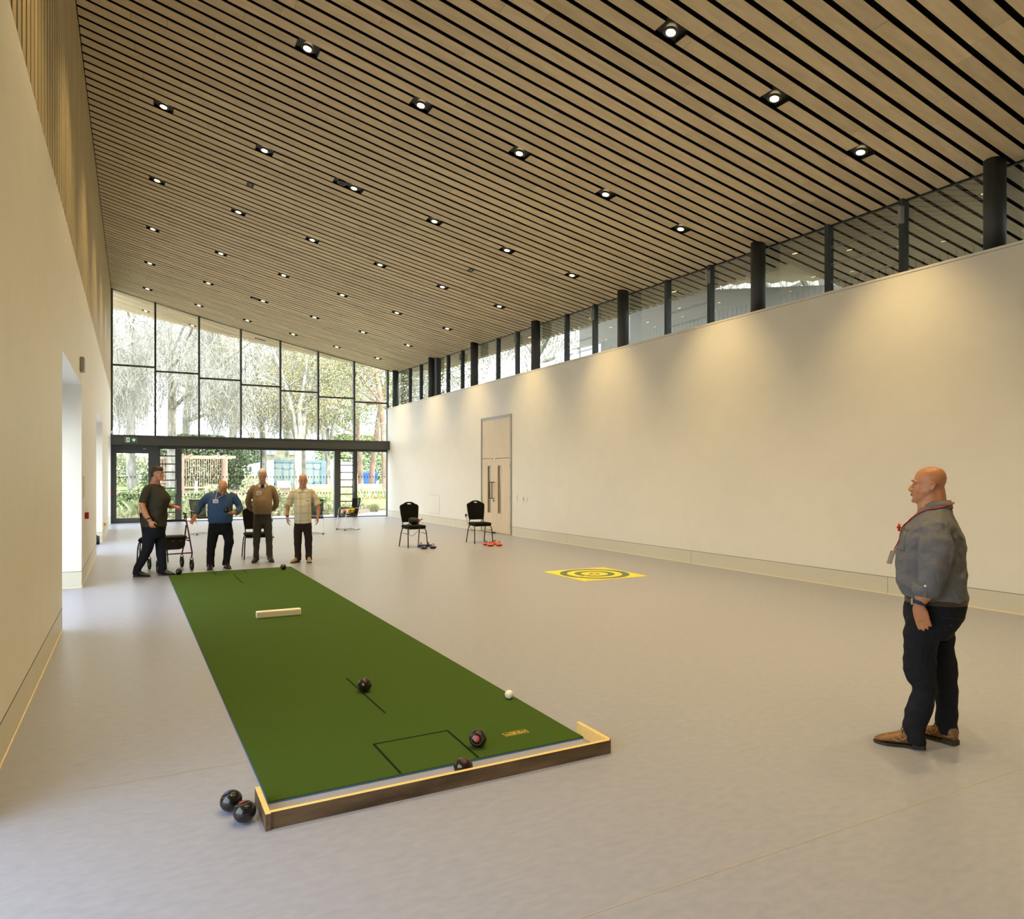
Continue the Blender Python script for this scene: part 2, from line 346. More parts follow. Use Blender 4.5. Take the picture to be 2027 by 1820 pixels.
brd.build('timber_slat_cladding','ceiling_timber',parent=ce,label='pale birch boards with dark gaps running across the hall')

# ------------------------------------------------------------------ left wall
OPEN=[(.70,4.02),(8.81,12.06),(16.85,20.2),(24.9,27.6)]; OH=2.95; XB=-1.4
w=MB(); y=YB
for (a,b) in OPEN:
    w.box(-1.05,XL,y,a,0,4.47); w.box(-1.05,XL,a,b,OH,4.47); y=b
w.box(-1.05,XL,y,28.05,0,4.47)
for (a,b) in OPEN: # splayed bays behind the openings
    w.box(XB,-1.05,b,b+.2,0,OH+.2); w.box(XB,-1.05,a-.2,a,0,OH+.2); w.box(XB,-1.05,a,b,OH,OH+.2)
wl=w.build('wall_left','white_paint'); struct(wl,'long white left wall with tall window recesses','wall')
up=MB().box(-1.05,-.672,YB,28.05,4.47,8.4).build('upper_wall_backing','slat_void',parent=wl)
sl=MB(); y=YB+.02
while y<28: sl.box(-.656,XL,y,min(y+.168,28.02),4.475,cz(-.65,y)+.02); y+=.2286
sl.build('vertical_slat_cladding','wall_timber',parent=wl,label='vertical pale timber slats on the upper wall')
for i,(a,b) in enumerate(OPEN):
    fr=MB()
    for (p,q) in ((a,a+.06),((a+b)/2-.03,(a+b)/2+.03),(b-.06,b)): fr.box(XB+.02,XB+.1,p,q,0,OH)
    fr.box(XB+.02,XB+.1,a,b,0,.06); fr.box(XB+.02,XB+.1,a,b,OH-.06,OH)
    o=fr.build('window_%d'%(i+3),'dark_frame'); struct(o,'tall glazed window in the %s recess of the left wall'%(('first','second','third','fourth')[i]),'window')
    MB().box(XB+.05,XB+.06,a,b,0,2.5).build('glass_pane','glass',parent=o); MB().box(XB-.05,XB+.08,a,b,2.5,OH).build('daylight_blocking_panel','white_paint',parent=o)  # opaque panel added above the glass to block daylight and darken the recess
sk=MB(); ln=MB(); bd=MB(); y=YB
for (a,b) in OPEN+[(28.0,28.0)]:
    sk.box(XL-.01,XL+.002,y,a,.012,.235); ln.box(XL-.01,XL+.0025,y,a,.235,.241); bd.box(XL-.01,XL+.006,y,a,0,.012)
    if b<28:
        sk.box(XB+.1,XL,b-.002,b+.01,.012,.235); ln.box(XB+.1,XL,b-.0025,b+.01,.235,.241); bd.box(XB+.1,XL,b-.006,b+.01,0,.012)
    y=b
o=sk.build('baseboard_left','skirting_paint'); struct(o,'flush grey baseboard along the left wall','baseboard'); ln.build('shadow_line','skirting_line',parent=o); bd.build('sealant_bead','cream_bead',parent=o)

# ------------------------------------------------------------------ right wall with the timber door
DY0,DY1,DH=17.22,19.06,3.29
w=MB(); w.box(XR,9.75,YB,DY0,0,4.33); w.box(XR,9.75,DY1,28.05,0,4.33); w.box(XR,9.75,DY0,DY1,DH,4.33); w.box(XR+.12,9.75,DY0,DY1,0,DH)
wr=w.build('wall_right','white_paint'); struct(wr,'long white right wall washed by the downlights','wall')
MB().box(XR-.004,9.75,YB,28.05,4.338,4.37).build('coping','white_paint',parent=wr)
MB().box(XR+.004,9.75,YB,28.05,4.33,4.338).build('shadow_line','mid_grey',parent=wr)
sk=MB(); ln=MB(); bd=MB()
for a,b in ((YB,DY0-.04),(DY1+.04,28.0)):
    sk.box(XR-.002,XR+.01,a,b,.012,.235); ln.box(XR-.0025,XR+.01,a,b,.235,.241); bd.box(XR-.006,XR+.01,a,b,0,.012)
for y in (14.4,21.0,10.1,6.2): ln.box(XR-.003,XR+.01,y,y+.004,.012,.235)
o=sk.build('baseboard_right','skirting_paint'); struct(o,'flush grey baseboard along the right wall','baseboard'); ln.build('shadow_line','skirting_line',parent=o); bd.build('sealant_bead','cream_bead',parent=o)
bwm=MB().box(-3,16,YB-.3,YB,0,8.5).build('wall_back','white_paint'); struct(bwm,'white wall behind the camera','wall')

dr=empty('door_2',(XR,(DY0+DY1)/2,0)); struct(dr,'tall pale oak double door with a matching panel above, in the right wall','door')
hw=(DY1-DY0)/2
fm=MB(); fm.box(-.025,.1,-hw-.035,-hw+.02,0,DH+.04); fm.box(-.025,.1,hw-.02,hw+.035,0,DH+.04); fm.box(-.025,.1,-hw,hw,DH-.02,DH+.04)
fm.build('door_frame','mid_grey',parent=dr)
MB().box(-.008,.04,-hw+.02,hw-.02,2.135,DH-.02).build('over_panel','door_oak',parent=dr)
split=.17  # the leaf further from the camera is the narrow one
def leaf(y0,y1,vp):
    o=MB()
    a,b=vp
    o.box(-.008,.045,y0,a,.008,2.12); o.box(-.008,.045,b,y1,.008,2.12); o.box(-.008,.045,a,b,.008,.56); o.box(-.008,.045,a,b,1.93,2.12)
    d=o.build('door_leaf','door_oak',parent=dr)
    t=MB(); t.box(-.012,.05,a-.001,a+.022,.56,1.93); t.box(-.012,.05,b-.022,b+.001,.56,1.93); t.box(-.012,.05,a,b,.56,.58); t.box(-.012,.05,a,b,1.91,1.93); t.build('vision_panel_bead','oak_edge',parent=d)
    MB().box(.02,.026,a+.02,b-.02,.58,1.91).build('vision_panel_glass','pavilion_glass',parent=d)
    return d
d1=leaf(-hw+.02,split-.003,(-.33,-.13)); d2=leaf(split+.003,hw-.02,(.32,.52))
for d,yy in ((d1,.10),(d2,.26)):
    MB().tube([(-.008,yy,.98),(-.07,yy,.985),(-.08,yy,1.0),(-.08,yy,1.43),(-.07,yy,1.445),(-.008,yy,1.45)],.012,8).build('pull_handle','black',parent=d,smooth=True)
MB().tube([(-.008,.13,.92),(-.02,.13,.92)],.028,12,ref=(0,0,1)).build('lock_cylinder','black',parent=d1)
for yy in (-hw+.02,hw-.02):
    for z in (.25,1.0,1.9): MB().tube([(-.02,yy,z-.06),(-.02,yy,z+.06)],.012,8).build('hinge','mid_grey',parent=dr)
h=MB(); h.box(-.03,-.008,-.02,.10,2.10,2.13); h.box(-.03,-.008,.2,.3,2.10,2.13); h.build('door_magnet','switch_white',parent=dr)

# ------------------------------------------------------------------ right clerestory
XG=9.6; cl=empty('window_2',(XG,12,4.37)); struct(cl,'long clerestory glazing above the right wall','window')
MU=[2.45,3.68,6.26,7.48,10.05,11.27,13.84,15.07,17.66,18.86,21.45,22.65,25.25,26.45]; CY=[1.18,4.97,8.75,12.54,16.34,20.17,23.76,27.72]
for y in MU: MB().box(-.07,.05,y-12-.035,y-12+.035,0,cz(XG,y)-4.37+.03).build('mullion','column_paint',parent=cl)
hd=MB()
rg=[]
for y in (YB,28.05): z=cz(XG,y)-4.37; hd_pts=[(-.02,y-12,z-.015),(.02,y-12,z-.015),(.02,y-12,z+.06),(-.02,y-12,z+.06)]; rg.append(hd_pts)
hd.rings(rg).build('head_frame','black',parent=cl)
edges=sorted(MU+CY+[YB,28.03])
for i in range(len(edges)-1):
    a,b=edges[i]+.006,edges[i+1]-.006
    if b-a<.2: continue
    q=MB(); za,zb=cz(XG,a)-4.37,cz(XG,b)-4.37
    q.rings([[(-.006,a-12,0),(.006,a-12,0),(.006,a-12,za),(-.006,a-12,za)],[(-.006,b-12,0),(.006,b-12,0),(.006,b-12,zb),(-.006,b-12,zb)]]).build('glass_pane','clerestory_glass',parent=cl)
for i in range(2,12,2):
    a,b=MU[i]+.04,MU[i+1]-.04; q=MB()
    for k in range(1,4): zz=k*.27; q.box(-.03,-.022,a-12,b-12,zz,zz+.006); q.box(-.012,-.006,a-12,b-12,zz-.02,zz-.014)
    q.build('louvre_edge','mid_grey',parent=cl)
for y in (6.26,10.05,13.84,17.66,21.45):
    zt=cz(XG,y)-4.37; a=MB().rbox(-.15,-.07,y-12-.05,y-12+.0,zt-.34,zt-.1,.008).build('window_actuator','mid_grey',parent=cl)
for i,y in enumerate(CY):
    c=MB(); r=.122; zb,n=4.37,28; lo=[];hi=[]
    for j in range(n):
        q=2*PI*j/n; px,py=9.42+r*math.cos(q),y+r*math.sin(q); lo.append((px,py,zb)); hi.append((px,py,cz(px,py)+.02))
    c.rings([lo,hi]); pl=MB().tube([(9.42,y,4.37),(9.42,y,4.385)],.15,28); 
    o=c.build('column','column_paint',smooth=False); o.data.polygons.foreach_set('use_smooth',[len(p.vertices)==4 for p in o.data.polygons])
    lab=['behind the camera','nearest the right edge of the photo','second nearest','third nearest','fourth nearest','third from the far end','second from the far end, thickened by a box beside it','farthest, in the far corner'][i]
    tag(o,'dark round steel column on the right wall top, '+lab,'column','round columns on the right wall')
    if i==6: MB().box(9.45,9.62,y+.12-.5,y-.1,4.37,cz(9.5,y)).build('casing_box','column_paint',parent=o)

# ------------------------------------------------------------------ end glazing
w1=empty('window_1',(0,YE,0)); struct(w1,'tall glazed end wall with slender dark mullions','window')
MX=[-.62,.71,2.12,3.54,4.95,6.37,7.785,9.17]; TZ=[5.446,5.31,5.16,5.01,4.87,4.71,4.58]
for i,x in enumerate(MX):
    hwd=.032; z1=cz(x,28)+.03
    MB().box(x-hwd,x+hwd,-.09,.07,3.0,z1).build('mullion','dark_frame',parent=w1)
MB().box(9.60,9.66,-.05,.05,4.37,cz(9.6,28)).build('mullion','dark_frame',parent=w1)
def pane(x0,x1,z0,z1a,z1b,par):
    MB().rings([[(x0,-.006,z0),(x0,.006,z0),(x0,.006,z1a),(x0,-.006,z1a)],[(x1,-.006,z0),(x1,.006,z0),(x1,.006,z1b),(x1,-.006,z1b)]]).build('glass_pane','glass',parent=par)
for i in range(7):
    a,b=MX[i]+.03,MX[i+1]-.03; z=TZ[i]
    MB().box(a,b,-.05,.05,z-.028,z+.028).build('transom','dark_frame',parent=w1)
    pane(a,b,3.0,z-.03,z-.03,w1); pane(a,b,z+.03,cz(a,28)+.02,cz(b,28)+.02,w1)
pane(9.2,9.6,4.37,cz(9.2,28)+.02,cz(9.6,28)+.02,w1)
hd=MB(); hd.rings([[(x,-.05,cz(x,28)-.02),(x,.05,cz(x,28)-.02),(x,.05,cz(x,28)+.06),(x,-.05,cz(x,28)+.06)] for x in (-.65,2,4.5,7,9.6)]).build('head_frame','dark_frame',parent=w1)
bm_=MB().box(-.65,9.27,27.62,28.06,2.68,3.03); bm_.box(-.65,9.28,27.60,28.06,2.985,3.03); bm_.box(-.65,9.28,27.60,28.06,2.68,2.72)
o=bm_.build('trim_1','dark_frame'); struct(o,'dark grey steel beam across the end glazing','beam')
# lower frames: posts
ps=MB()
for (a,b) in ((.67,.82),(1.40,1.55),(7.00,7.20),(7.79,7.90),(9.13,9.2)): ps.box(a,b,-.09,.08,0,2.68)
ps.box(.82,9.15,-.05,.06,2.60,2.68); ps.box(1.55,7.0,-.04,.05,0,.03); ps.box(7.9,9.13,-.04,.05,0,.03)
ps.box(4.235,4.275,-.04,.04,0,2.62)
ps.build('lower_frame','dark_frame',parent=w1)
for (a,b) in ((1.56,4.235),(4.275,7.0),(7.9,9.13)): pane(a,b,.03,2.6,2.6,w1)
mf=MB()
def marks(mb,x0,x1):
    x=x0+.06
    while x<x1-.05:
        for z in (1.615,.99): mb.add([(x-.022,-.012,z),(x+.026,-.012,z),(x+.022,-.012,z-.05),(x+.012,-.012,z-.12),(x+.004,-.012,z-.05),(x-.022,-.012,z-.012)],[(0,1,2,3,4,5)])
        x+=.117
marks(mf,1.58,4.2); marks(mf,4.3,6.98); marks(mf,7.92,9.1)
mf.build('glass_manifestation','manifest',parent=w1,label='two rows of small dark tick marks on the glass')
for (a,b,wn,lab) in ((.82,1.40,7,'narrow louvred window beside the exit door'),(7.20,7.79,8,'narrow louvred window left of the right-hand end pane')):
    e=empty('window_%d'%wn,(0,YE,0)); struct(e,lab,'window')
    fr=MB(); fr.box(a,a+.04,-.06,.05,.04,2.62); fr.box(b-.06,b,-.10,.05,.04,2.62); fr.box(a,b,-.06,.05,2.58,2.64); fr.box(a,b,-.06,.05,0,.06); fr.build('window_frame','dark_frame',parent=e)
    z=2.62-.285
    while z>.1: MB().box(a+.04,b-.06,-.06,.04,z-.02,z+.02).build('louvre_rail','dark_frame',parent=e); z-=.2855
    MB().box(b-.045,b-.02,-.13,-.10,1.0,1.5).build('louvre_lever','mid_grey',parent=e)
    MB().box(a+.04,b-.06,-.005,.005,.06,2.58).build('glass_pane','glass',parent=e)
e=empty('door_1',(0,YE,0)); struct(e,'dark framed glazed exit door below the green exit sign','door')
fr=MB(); fr.box(-.65,-.585,-.09,.08,0,2.68); fr.box(.60,.67,-.09,.08,0,2.68); fr.box(-.585,.60,-.09,.08,2.60,2.68); fr.box(-.6,.6,-.06,.05,0,.02); fr.build('door_frame','dark_frame',parent=e)
lf=MB(); lf.box(-.585,-.48,-.07,.0,.02,2.6); lf.box(.49,.60,-.07,.0,.02,2.6); lf.box(-.48,.49,-.07,0,.02,.17); lf.box(-.48,.49,-.07,0,2.41,2.6)
lf=lf.build('door_leaf','dark_frame',parent=e)
MB().box(-.48,.49,-.03,-.02,.17,2.41).build('glass_pane','glass',parent=lf)
mf=MB(); mf.T=Matrix.Translation((0,-.03,0)); marks(mf,-.46,.48); mf.build('glass_manifestation','manifest',parent=lf)
MB().box(-.52,.45,-.10,-.07,2.50,2.56).build('door_closer','dark_frame',parent=lf); MB().box(.33,.42,-.09,-.07,2.53,2.58).build('door_contact','switch_white',parent=lf)
MB().tube([(.545,-.07,1.02),(.545,-.11,1.02),(.43,-.11,1.02)],.011,8).build('door_handle','chrome',parent=lf,smooth=True)
# exit sign
e=empty('exit_sign',(-.045,27.595,2.86)); tag(e,'small green exit sign with running figure and down arrow on the dark beam','sign')
MB().box(-.185,.185,-.03,0,-.095,.095).build('sign_body','mid_grey',parent=e)
MB().box(-.172,.172,-.033,-.029,-.083,.083).build('sign_face','exit_green',parent=e)
g=MB(); I=None
g.prism([(-.14,-.075),(-.035,-.075),(-.035,.075),(-.14,.075)],-.036,-.033)
g.prism([(.09,-.065),(.15,.0),(.14,.04),(.103,0),(.108,.06),(.072,.06),(.077,0),(.04,.04),(.03,.0)],-.036,-.033)
g.build('sign_pictogram','exit_white',parent=e)
g=MB(); g.ell((-.078,-.037,.05),(.013,.002,.013),8); g.prism([(-.10,.03),(-.075,.035),(-.062,.012),(-.045,.005),(-.05,-.005),(-.072,.0),(-.08,-.015),(-.062,-.035),(-.07,-.065),(-.083,-.062),(-.08,-.04),(-.098,-.02),(-.11,-.045),(-.13,-.05),(-.128,-.038),(-.115,-.032),(-.1,.0),(-.102,.018),(-.118,.008),(-.12,.02)],-.039,-.035)
g.build('running_figure','exit_green',parent=e)
# small wall fittings
def fit(name,mb,mats,label,cat,loc,**k):
    o=mb.build(name,mats,loc=loc,**k); return tag(o,label,cat)
e=empty('alarm_sounder',(XL,11.77,3.2)); tag(e,'grey rectangular sounder box high on the left wall past the first opening','alarm')
MB().rbox(0,.055,-.12,.12,-.1,.1,.012).build('housing','mid_grey',parent=e); MB().box(.03,.058,-.1,.1,-.03,.03).build('grille','bollard_metal',parent=e)
e=empty('notice_panel',(XL,12.45,1.46)); tag(e,'thin white notice panel on the left wall above the nearer red call point','sign'); MB().box(0,.02,-.11,.11,-.16,.16).build('panel','switch_white',parent=e); MB().box(.02,.022,-.08,.08,-.12,.12).build('printed_sheet','badge_card',parent=e)
for (y,z,lab) in ((12.85,1.01,'red fire call point on the left wall between the two window recesses'),(27.85,1.0,'small red fire call point at the far end of the left wall by the exit')):
    e=empty('call_point',(XL,y,z)); tag(e,lab,'alarm'); MB().rbox(0,.055,-.045,.045,-.05,.05,.008).build('housing','call_red',parent=e); MB().box(.055,.057,-.025,.025,-.02,.025).build('call_button','switch_white',parent=e)
e=empty('motion_sensor',(XL,27.5,3.1)); tag(e,'small white motion sensor at the left end of the dark beam','sensor'); MB().rbox(0,.08,-.05,.05,-.04,.05,.012).build('housing','switch_white',parent=e); MB().ell((.08,0,0),(.015,.03,.025),8).build('lens','mid_grey',parent=e,smooth=True)
e=empty('light_switch',(XR,16.9,1.03)); tag(e,'white wall switch plate right of the oak door, the larger of the two','switch'); MB().rbox(-.012,0,-.06,.06,-.09,.09,.004).build('plate','switch_white',parent=e); MB().box(-.016,-.011,-.03,.03,-.05,.05).build('rocker','cream_plastic',parent=e)
e=empty('socket_plate',(XR,16.42,1.02)); tag(e,'small pair of white control plates on the right wall, right of the switch plate','switch'); MB().rbox(-.012,0,-.11,.04,-.05,.05,.004).build('plate','switch_white',parent=e); MB().rbox(-.03,0,.07,.11,-.05,.05,.004).build('thermostat','cream_plastic',parent=e)
e=empty('access_panel',(XR-.002,22.83,.66)); tag(e,'white flush access hatch low on the right wall behind the chair with the bag','panel'); MB().box(-.004,0,-.46,.46,-.31,.31).build('hatch','white_paint',parent=e)
g=MB(); 
for (a,b,c,d) in ((-.465,-.46,-.315,.315),(.46,.465,-.315,.315),(-.465,.465,.31,.316),(-.465,.465,-.316,-.31)): g.box(-.002,0,a,b,c,d)
g.build('hatch_gap','mid_grey',parent=e)
# socket with plug and cables
e=empty('power_plug',(XR,20.15,.42)); tag(e,'black plug and cable in a wall socket behind the chair near the oak door','plug')
MB().rbox(-.01,0,-.075,.075,-.045,.045,.004).build('socket','switch_white',parent=e); MB().rbox(-.05,-.01,-.03,.03,-.05,.03,.008).build('plug','rubber',parent=e)
MB().tube([(-.04,0,-.05),(-.05,-.1,-.15),(-.05,-.2,-.3),(-.08,-.5,-.41),(-.1,-1.0,-.41),(-.05,-1.3,-.40),(-.12,-1.6,-.41),(-.1,-2.0,-.41)],.006,6).build('cable','rubber',parent=e,smooth=True)
MB().ell((-.12,-2.1,-.395),(.03,.16,.022),8).build('adaptor','rubber',parent=e,smooth=True)
e=empty('yellow_plug',(XL,20.95,.40)); tag(e,'yellow plug in a socket low on the left wall past the second opening','plug')
MB().rbox(0,.01,-.07,.07,-.04,.04,.004).build('socket','switch_white',parent=e); MB().rbox(.01,.05,-.03,.03,-.05,.03,.008).build('plug','plug_yellow',parent=e)
MB().tube([(.05,0,-.05),(.06,-.05,-.2),(.04,-.3,-.30),(0,-.75,-.24),(-.1,-1.1,-.3),(-.16,-1.25,-.33)],.007,6).build('cable','cream_plastic',parent=e,smooth=True)
e=empty('floor_cleaner',(-.86,19.62,0)); tag(e,'black rounded floor cleaner tucked inside the second left wall recess','cleaner')
MB().ell((0,0,.13),(.16,.2,.13),16).build('body','rubber',parent=e,smooth=True); MB().tube([(.10,-.03,.10),(.17,-.03,.10)],.10,16,ref=(0,0,1)).build('wheel','black',parent=e); MB().tube([(-.05,0,.25),(-.1,.02,.5),(-.12,.05,.8)],.015,8).build('hose','black',parent=e,smooth=True)

# ------------------------------------------------------------------ ceiling fittings
def tilt(x,y):
    sx=(cz(x+.1,y)-cz(x-.1,y))/.2; return math.atan(sx)
ORD=['first','second','third','fourth','fifth','sixth']; ROWN=['seventh','sixth','fifth','fourth','third','second','nearest']
def lampset(parent,dx,emit=True):
    MB().lathe([(.052,.000),(.080,-.003),(.084,.004),(.060,.03)],(dx,0,.004),24,cap=False).build('trim_ring','lamp_ring',parent=parent,smooth=True)
    if emit: MB().tube([(dx,0,-.003),(dx,0,.006)],.050,20,ref=(1,0,0)).build('lamp_lens','lamp_disc',parent=parent)
    else: MB().lathe([(.0,.05),(.06,.05),(.062,.012)],(dx,0,0),20).build('speaker_cone','black',parent=parent)
proto=None
def downlight(x,Y,label,double=False,power=1.,group='recessed downlights in the slatted ceiling'):
    global proto
    z=cz(x,Y)
    if proto is None or double:
        r=empty('downlight'); 
        g=MB(); x0=-.37 if double else -.145; hy=.118
        g.box(x0,.145,-hy,hy,.05,.07); g.box(x0,x0+.008,-.094,.094,.0,.05); g.box(.137,.145,-.094,.094,.0,.05); g.build('recess_box','black',parent=r)
        lampset(r,0)
        if double: lampset(r,-.23,False)
        if not double: proto=r
    else: r=copy_tree(proto)
    r.location=(x,Y,z); r.rotation_euler=(0,-tilt(x,Y),0); tag(r,label,'light',group)
    l=lampdata(power); lo=bpy.data.objects.new('lamp_light',l); COL.objects.link(lo); lo.parent=r; lo.location=(0,0,-.02); lo.rotation_euler=(0,tilt(x,Y),0)
    return r
_ld={}
def lampdata(p):
    if p not in _ld:
        l=bpy.data.lights.new('downlight_beam','SPOT'); l.energy=LAMP_W*p; l.spot_size=R(86); l.spot_blend=.85; l.shadow_soft_size=.05; l.color=(1,.715,.32); _ld[p]=l
    return _ld[p]
for k,Y in enumerate(LROWS):
    for i,x in enumerate(LX):
        if k<2 or (k==2 and i<3) : lab='recessed ceiling downlight above and behind the camera'
        else:
            n=9-k
            rown=('first','second','third','fourth','fifth','sixth','seventh')[n-1]+' row from the end window'
            lab='ceiling downlight, %s from the left wall, %s'%(ORD[i],rown)
        dbl=(i==2 and (abs(Y-12.69)<.1 or abs(Y-22.83)<.1))
        if dbl: lab='ceiling downlight paired with a round black speaker, %s'%rown
        downlight(x,YREF+rowof(Y)*PITCH,lab,dbl,(.5,.85,1.)[min(k,2)])
for x,nm in ((.44,'leftmost'),(2.05,'second'),(3.63,'third')):
    downlight(x,YREF+rowof(30.07)*PITCH,'downlight in the outdoor eaves beyond the glazing, %s of three'%nm,False,.5)
for (x,nm) in ((1.99,'left of the double speaker fitting'),(6.63,'towards the right wall')):
    Y=YREF+rowof(14.33)*PITCH; e=empty('ceiling_sensor',(x,Y,cz(x,Y))); e.rotation_euler=(0,-tilt(x,Y),0); tag(e,'square black ceiling sensor with a white eye, '+nm,'sensor')
    MB().box(-.065,.065,-.094,.094,.004,.07).build('plate','black',parent=e); MB().ell((0,0,.002),(.018,.018,.010),12).build('sensor_eye','switch_white',parent=e,smooth=True)
Y=YREF+rowof(28.8)*PITCH; e=empty('eaves_speaker',(4.35,Y,cz(4.35,Y))); e.rotation_euler=(0,-tilt(4.35,Y),0); tag(e,'slim dark grille in the outdoor eaves beyond the fourth glazing bay','speaker'); MB().box(-.2,.2,-.06,.06,.0,.07).build('grille','dark_frame',parent=e)

# ------------------------------------------------------------------ bowls mat, end stop and bowls
e=empty('bowls_mat',(1.5,3.675,0)); tag(e,'long green carpet bowls mat with black lines and blue backing','mat')
q=[(.595,3.67),(2.455,3.675),(2.49,13.05),(.515,12.98)]; q=[(a-1.5,b-3.675) for a,b in q]
g=MB(); g.add([(a,b,.006) for a,b in q]+[(a,b,.0115) for a,b in q],[(4,5,6,7),(0,1,5,4),(1,2,6,5),(2,3,7,6),(3,0,4,7)]); g.build('carpet','carpet_green',parent=e)
g=MB(); qq=[(a+sx*.004,b+sy*.004) for (a,b),(sx,sy) in zip(q,((-1,-1),(1,-1),(1,1),(-1,1)))]; g.add([(a,b,0) for a,b in qq]+[(a,b,.006) for a,b in qq],[(0,3,2,1),(4,5,6,7),(0,1,5,4),(1,2,6,5),(2,3,7,6),(3,0,4,7)]); g.build('backing','mat_blue',parent=e)
g=MB()
def mline(x0,y0,x1,y1,w=.0075):
    x0-=1.5;x1-=1.5;y0-=3.675;y1-=3.675; l=math.hypot(x1-x0,y1-y0); nx,ny=-(y1-y0)/l*w,(x1-x0)/l*w
    g.add([(x0+nx,y0+ny,.0122),(x1+nx,y1+ny,.0122),(x1-nx,y1-ny,.0122),(x0-nx,y0-ny,.0122)],[(0,1,2,3)])
def lineset(ls):
    global g
    g=MB(); [mline(*l) for l in ls]; g.build('playing_line','mat_line',parent=e)
lineset([(1.504,5.62,1.514,4.665)]); lineset([(1.277,4.16,1.757,4.165),(1.277,4.165,1.281,3.68),(1.757,4.17,1.744,3.68)])
lineset([(1.459,12.362,1.463,11.372)]); lineset([(1.20,12.98,1.209,12.5),(1.68,12.98,1.675,12.5),(1.209,12.5,1.675,12.5)])
g=MB(); g.add([(2.033-1.5,3.895-3.675,.0124),(2.196-1.5,3.892-3.675,.0124),(2.20-1.5,3.95-3.675,.0124),(2.036-1.5,3.953-3.675,.0124)],[(0,1,2,3)]); lo=g.build('maker_label','logo_navy',parent=e,label='small yellow and navy woven label')
g=MB()
def rect(a,b,c,d,z=.0130): g.add([(a,b,z),(c,b,z),(c,d,z),(a,d,z)],[(0,1,2,3)])
bx0,by0,bx1,by1=.535,.2195,.698,.2765
rect(bx0,by0,bx1,by0+.003);rect(bx0,by1-.003,bx1,by1);rect(bx0,by0,bx0+.003,by1);rect(bx1-.003,by0,bx1,by1)
g.build('label_border','logo_yellow',parent=lo)
def text(body,size,loc,mat,parent,name,rot=(0,0,0),bold=0):
    cu=bpy.data.curves.new(name,'FONT'); cu.body=body; cu.size=size; cu.align_x='CENTER'; cu.align_y='CENTER'; cu.extrude=.0002; cu.offset=bold
    o=bpy.data.objects.new(name,cu); dg=bpy.context.evaluated_depsgraph_get
    COL.objects.link(o); me=bpy.data.meshes.new_from_object(o.evaluated_get(dg())); bpy.data.objects.remove(o)
    me.materials.clear(); me.materials.append(M[mat]); o=bpy.data.objects.new(name,me); COL.objects.link(o); o.location=loc; o.rotation_euler=rot; o.parent=parent; return o
text('CLUB-MAT',.030,(.617,.242,.0132),'logo_yellow',lo,'label_lettering',bold=.0006)
text('SHORT MAT',.014,(.617,.264,.0132),'logo_yellow',lo,'label_lettering')

e=empty('end_stop',(1.5,3.42,0)); tag(e,'low wooden end stop board with short side arms at the near end of the mat','board')
mts=['stained_pine','pine_pale']
g=MB(); g.box(-.94,.965,-.02,.004,0,.078,mis=(0,1,0,1,0,0)); g.build('back_board',mts,parent=e)
MB().box(-.965,-.941,-.03,.295,0,.078,mis=(0,1,0,0,0,1)).build('side_arm',mts,parent=e)
MB().box(.957,.980,-.002,.33,0,.078,mis=(0,1,0,0,1,0)).build('side_arm',mts,parent=e)
def bowl(loc,d,label,mat,ring,tiltv,rings_=((.30,.022),)):
    r=d/2; e=empty('lawn_bowl',(loc[0],loc[1],loc[2]+r)); tag(e,label,'bowl','bowls')
    rot=Vector((0,0,1)).rotation_difference(Vector(tiltv).normalized()).to_matrix()
    pr=[]; n=18
    for i in range(n+1):
        p=PI*i/n; rr=r*math.sin(p); zz=-r*.94*math.cos(p)
        if abs(zz)>r*.80: zz=math.copysign(r*.80+(abs(zz)-r*.8)*.6,zz)
        pr.append((rr,zz))
    MB().lathe(pr,(0,0,0),32,rot=rot).build('bowl_body',mat,parent=e,smooth=True)
    if ring:
        g=MB(); zz=r*.865
        g.lathe([(r*.30,zz),(r*.36,zz-.002),(r*.36,zz+.002),(r*.30,zz+.0025)],(0,0,0),28,rot=rot); g.build('emblem_ring',ring,parent=e,smooth=True)
        g=MB(); g.lathe([(0,zz-.002),(r*.22,zz-.002),(r*.22,zz+.0022),(0,zz+.0026)],(0,0,0),24,rot=rot); g.build('centre_disc','bowl_grey',parent=e,smooth=True)
    g=MB()
    for rad,zz in ((.62,.725),(.66,.695)): g.tube([rot@Vector((r*rad*1.03*math.cos(q),r*rad*1.03*math.sin(q),r*zz)) for q in [2*PI*i/32 for i in range(33)]],.0008,5)
    g.build('engraved_line','bowl_grey',parent=e)
    return e
bowl((.421,3.675,0),.104,'black bowl on the floor left of the end stop, the rear of the pair','bowl_black','bowl_blue',(-.35,.15,.9))
bowl((.463,3.526,0),.104,'black bowl with a red dot, front of the pair left of the end stop','bowl_black','bowl_red',(-.15,.25,.95))
bowl((1.810,3.826,.0115),.105,'dark brown bowl with a red ring emblem on the near right of the mat','bowl_brown','bowl_red',(-.55,-.75,.25))
bowl((1.574,3.511,0),.105,'dark brown bowl half hidden behind the end stop board','bowl_brown','bowl_red',(.35,.3,.95))
bowl((1.529,5.205,.0115),.105,'dark brown bowl beside the centre line of the mat','bowl_brown',None,(.9,.3,.3))
bowl((.668,12.80,.0115),.105,'black bowl at the far left corner of the mat by the walking woman','bowl_black',None,(-.9,-.2,.4))
bowl((2.287,12.63,.0115),.105,'dark bowl at the far right corner of the mat','bowl_brown','bowl_red',(.6,-.1,.7))
e=empty('jack_ball',(2.402,4.55,.0435)); tag(e,'small glossy white jack ball at the right edge of the mat','ball'); MB().ell((0,0,0),(.032,.032,.032),28).build('ball','ivory',parent=e,smooth=True)
e=empty('mat_fender',(1.48,8.46,.0115),R(-1)); tag(e,'long white padded fender block lying across the mat','block'); MB().rbox(-.245,.245,-.04,.04,0,.078,.012).build('block','cream_plastic',parent=e,smooth=False)
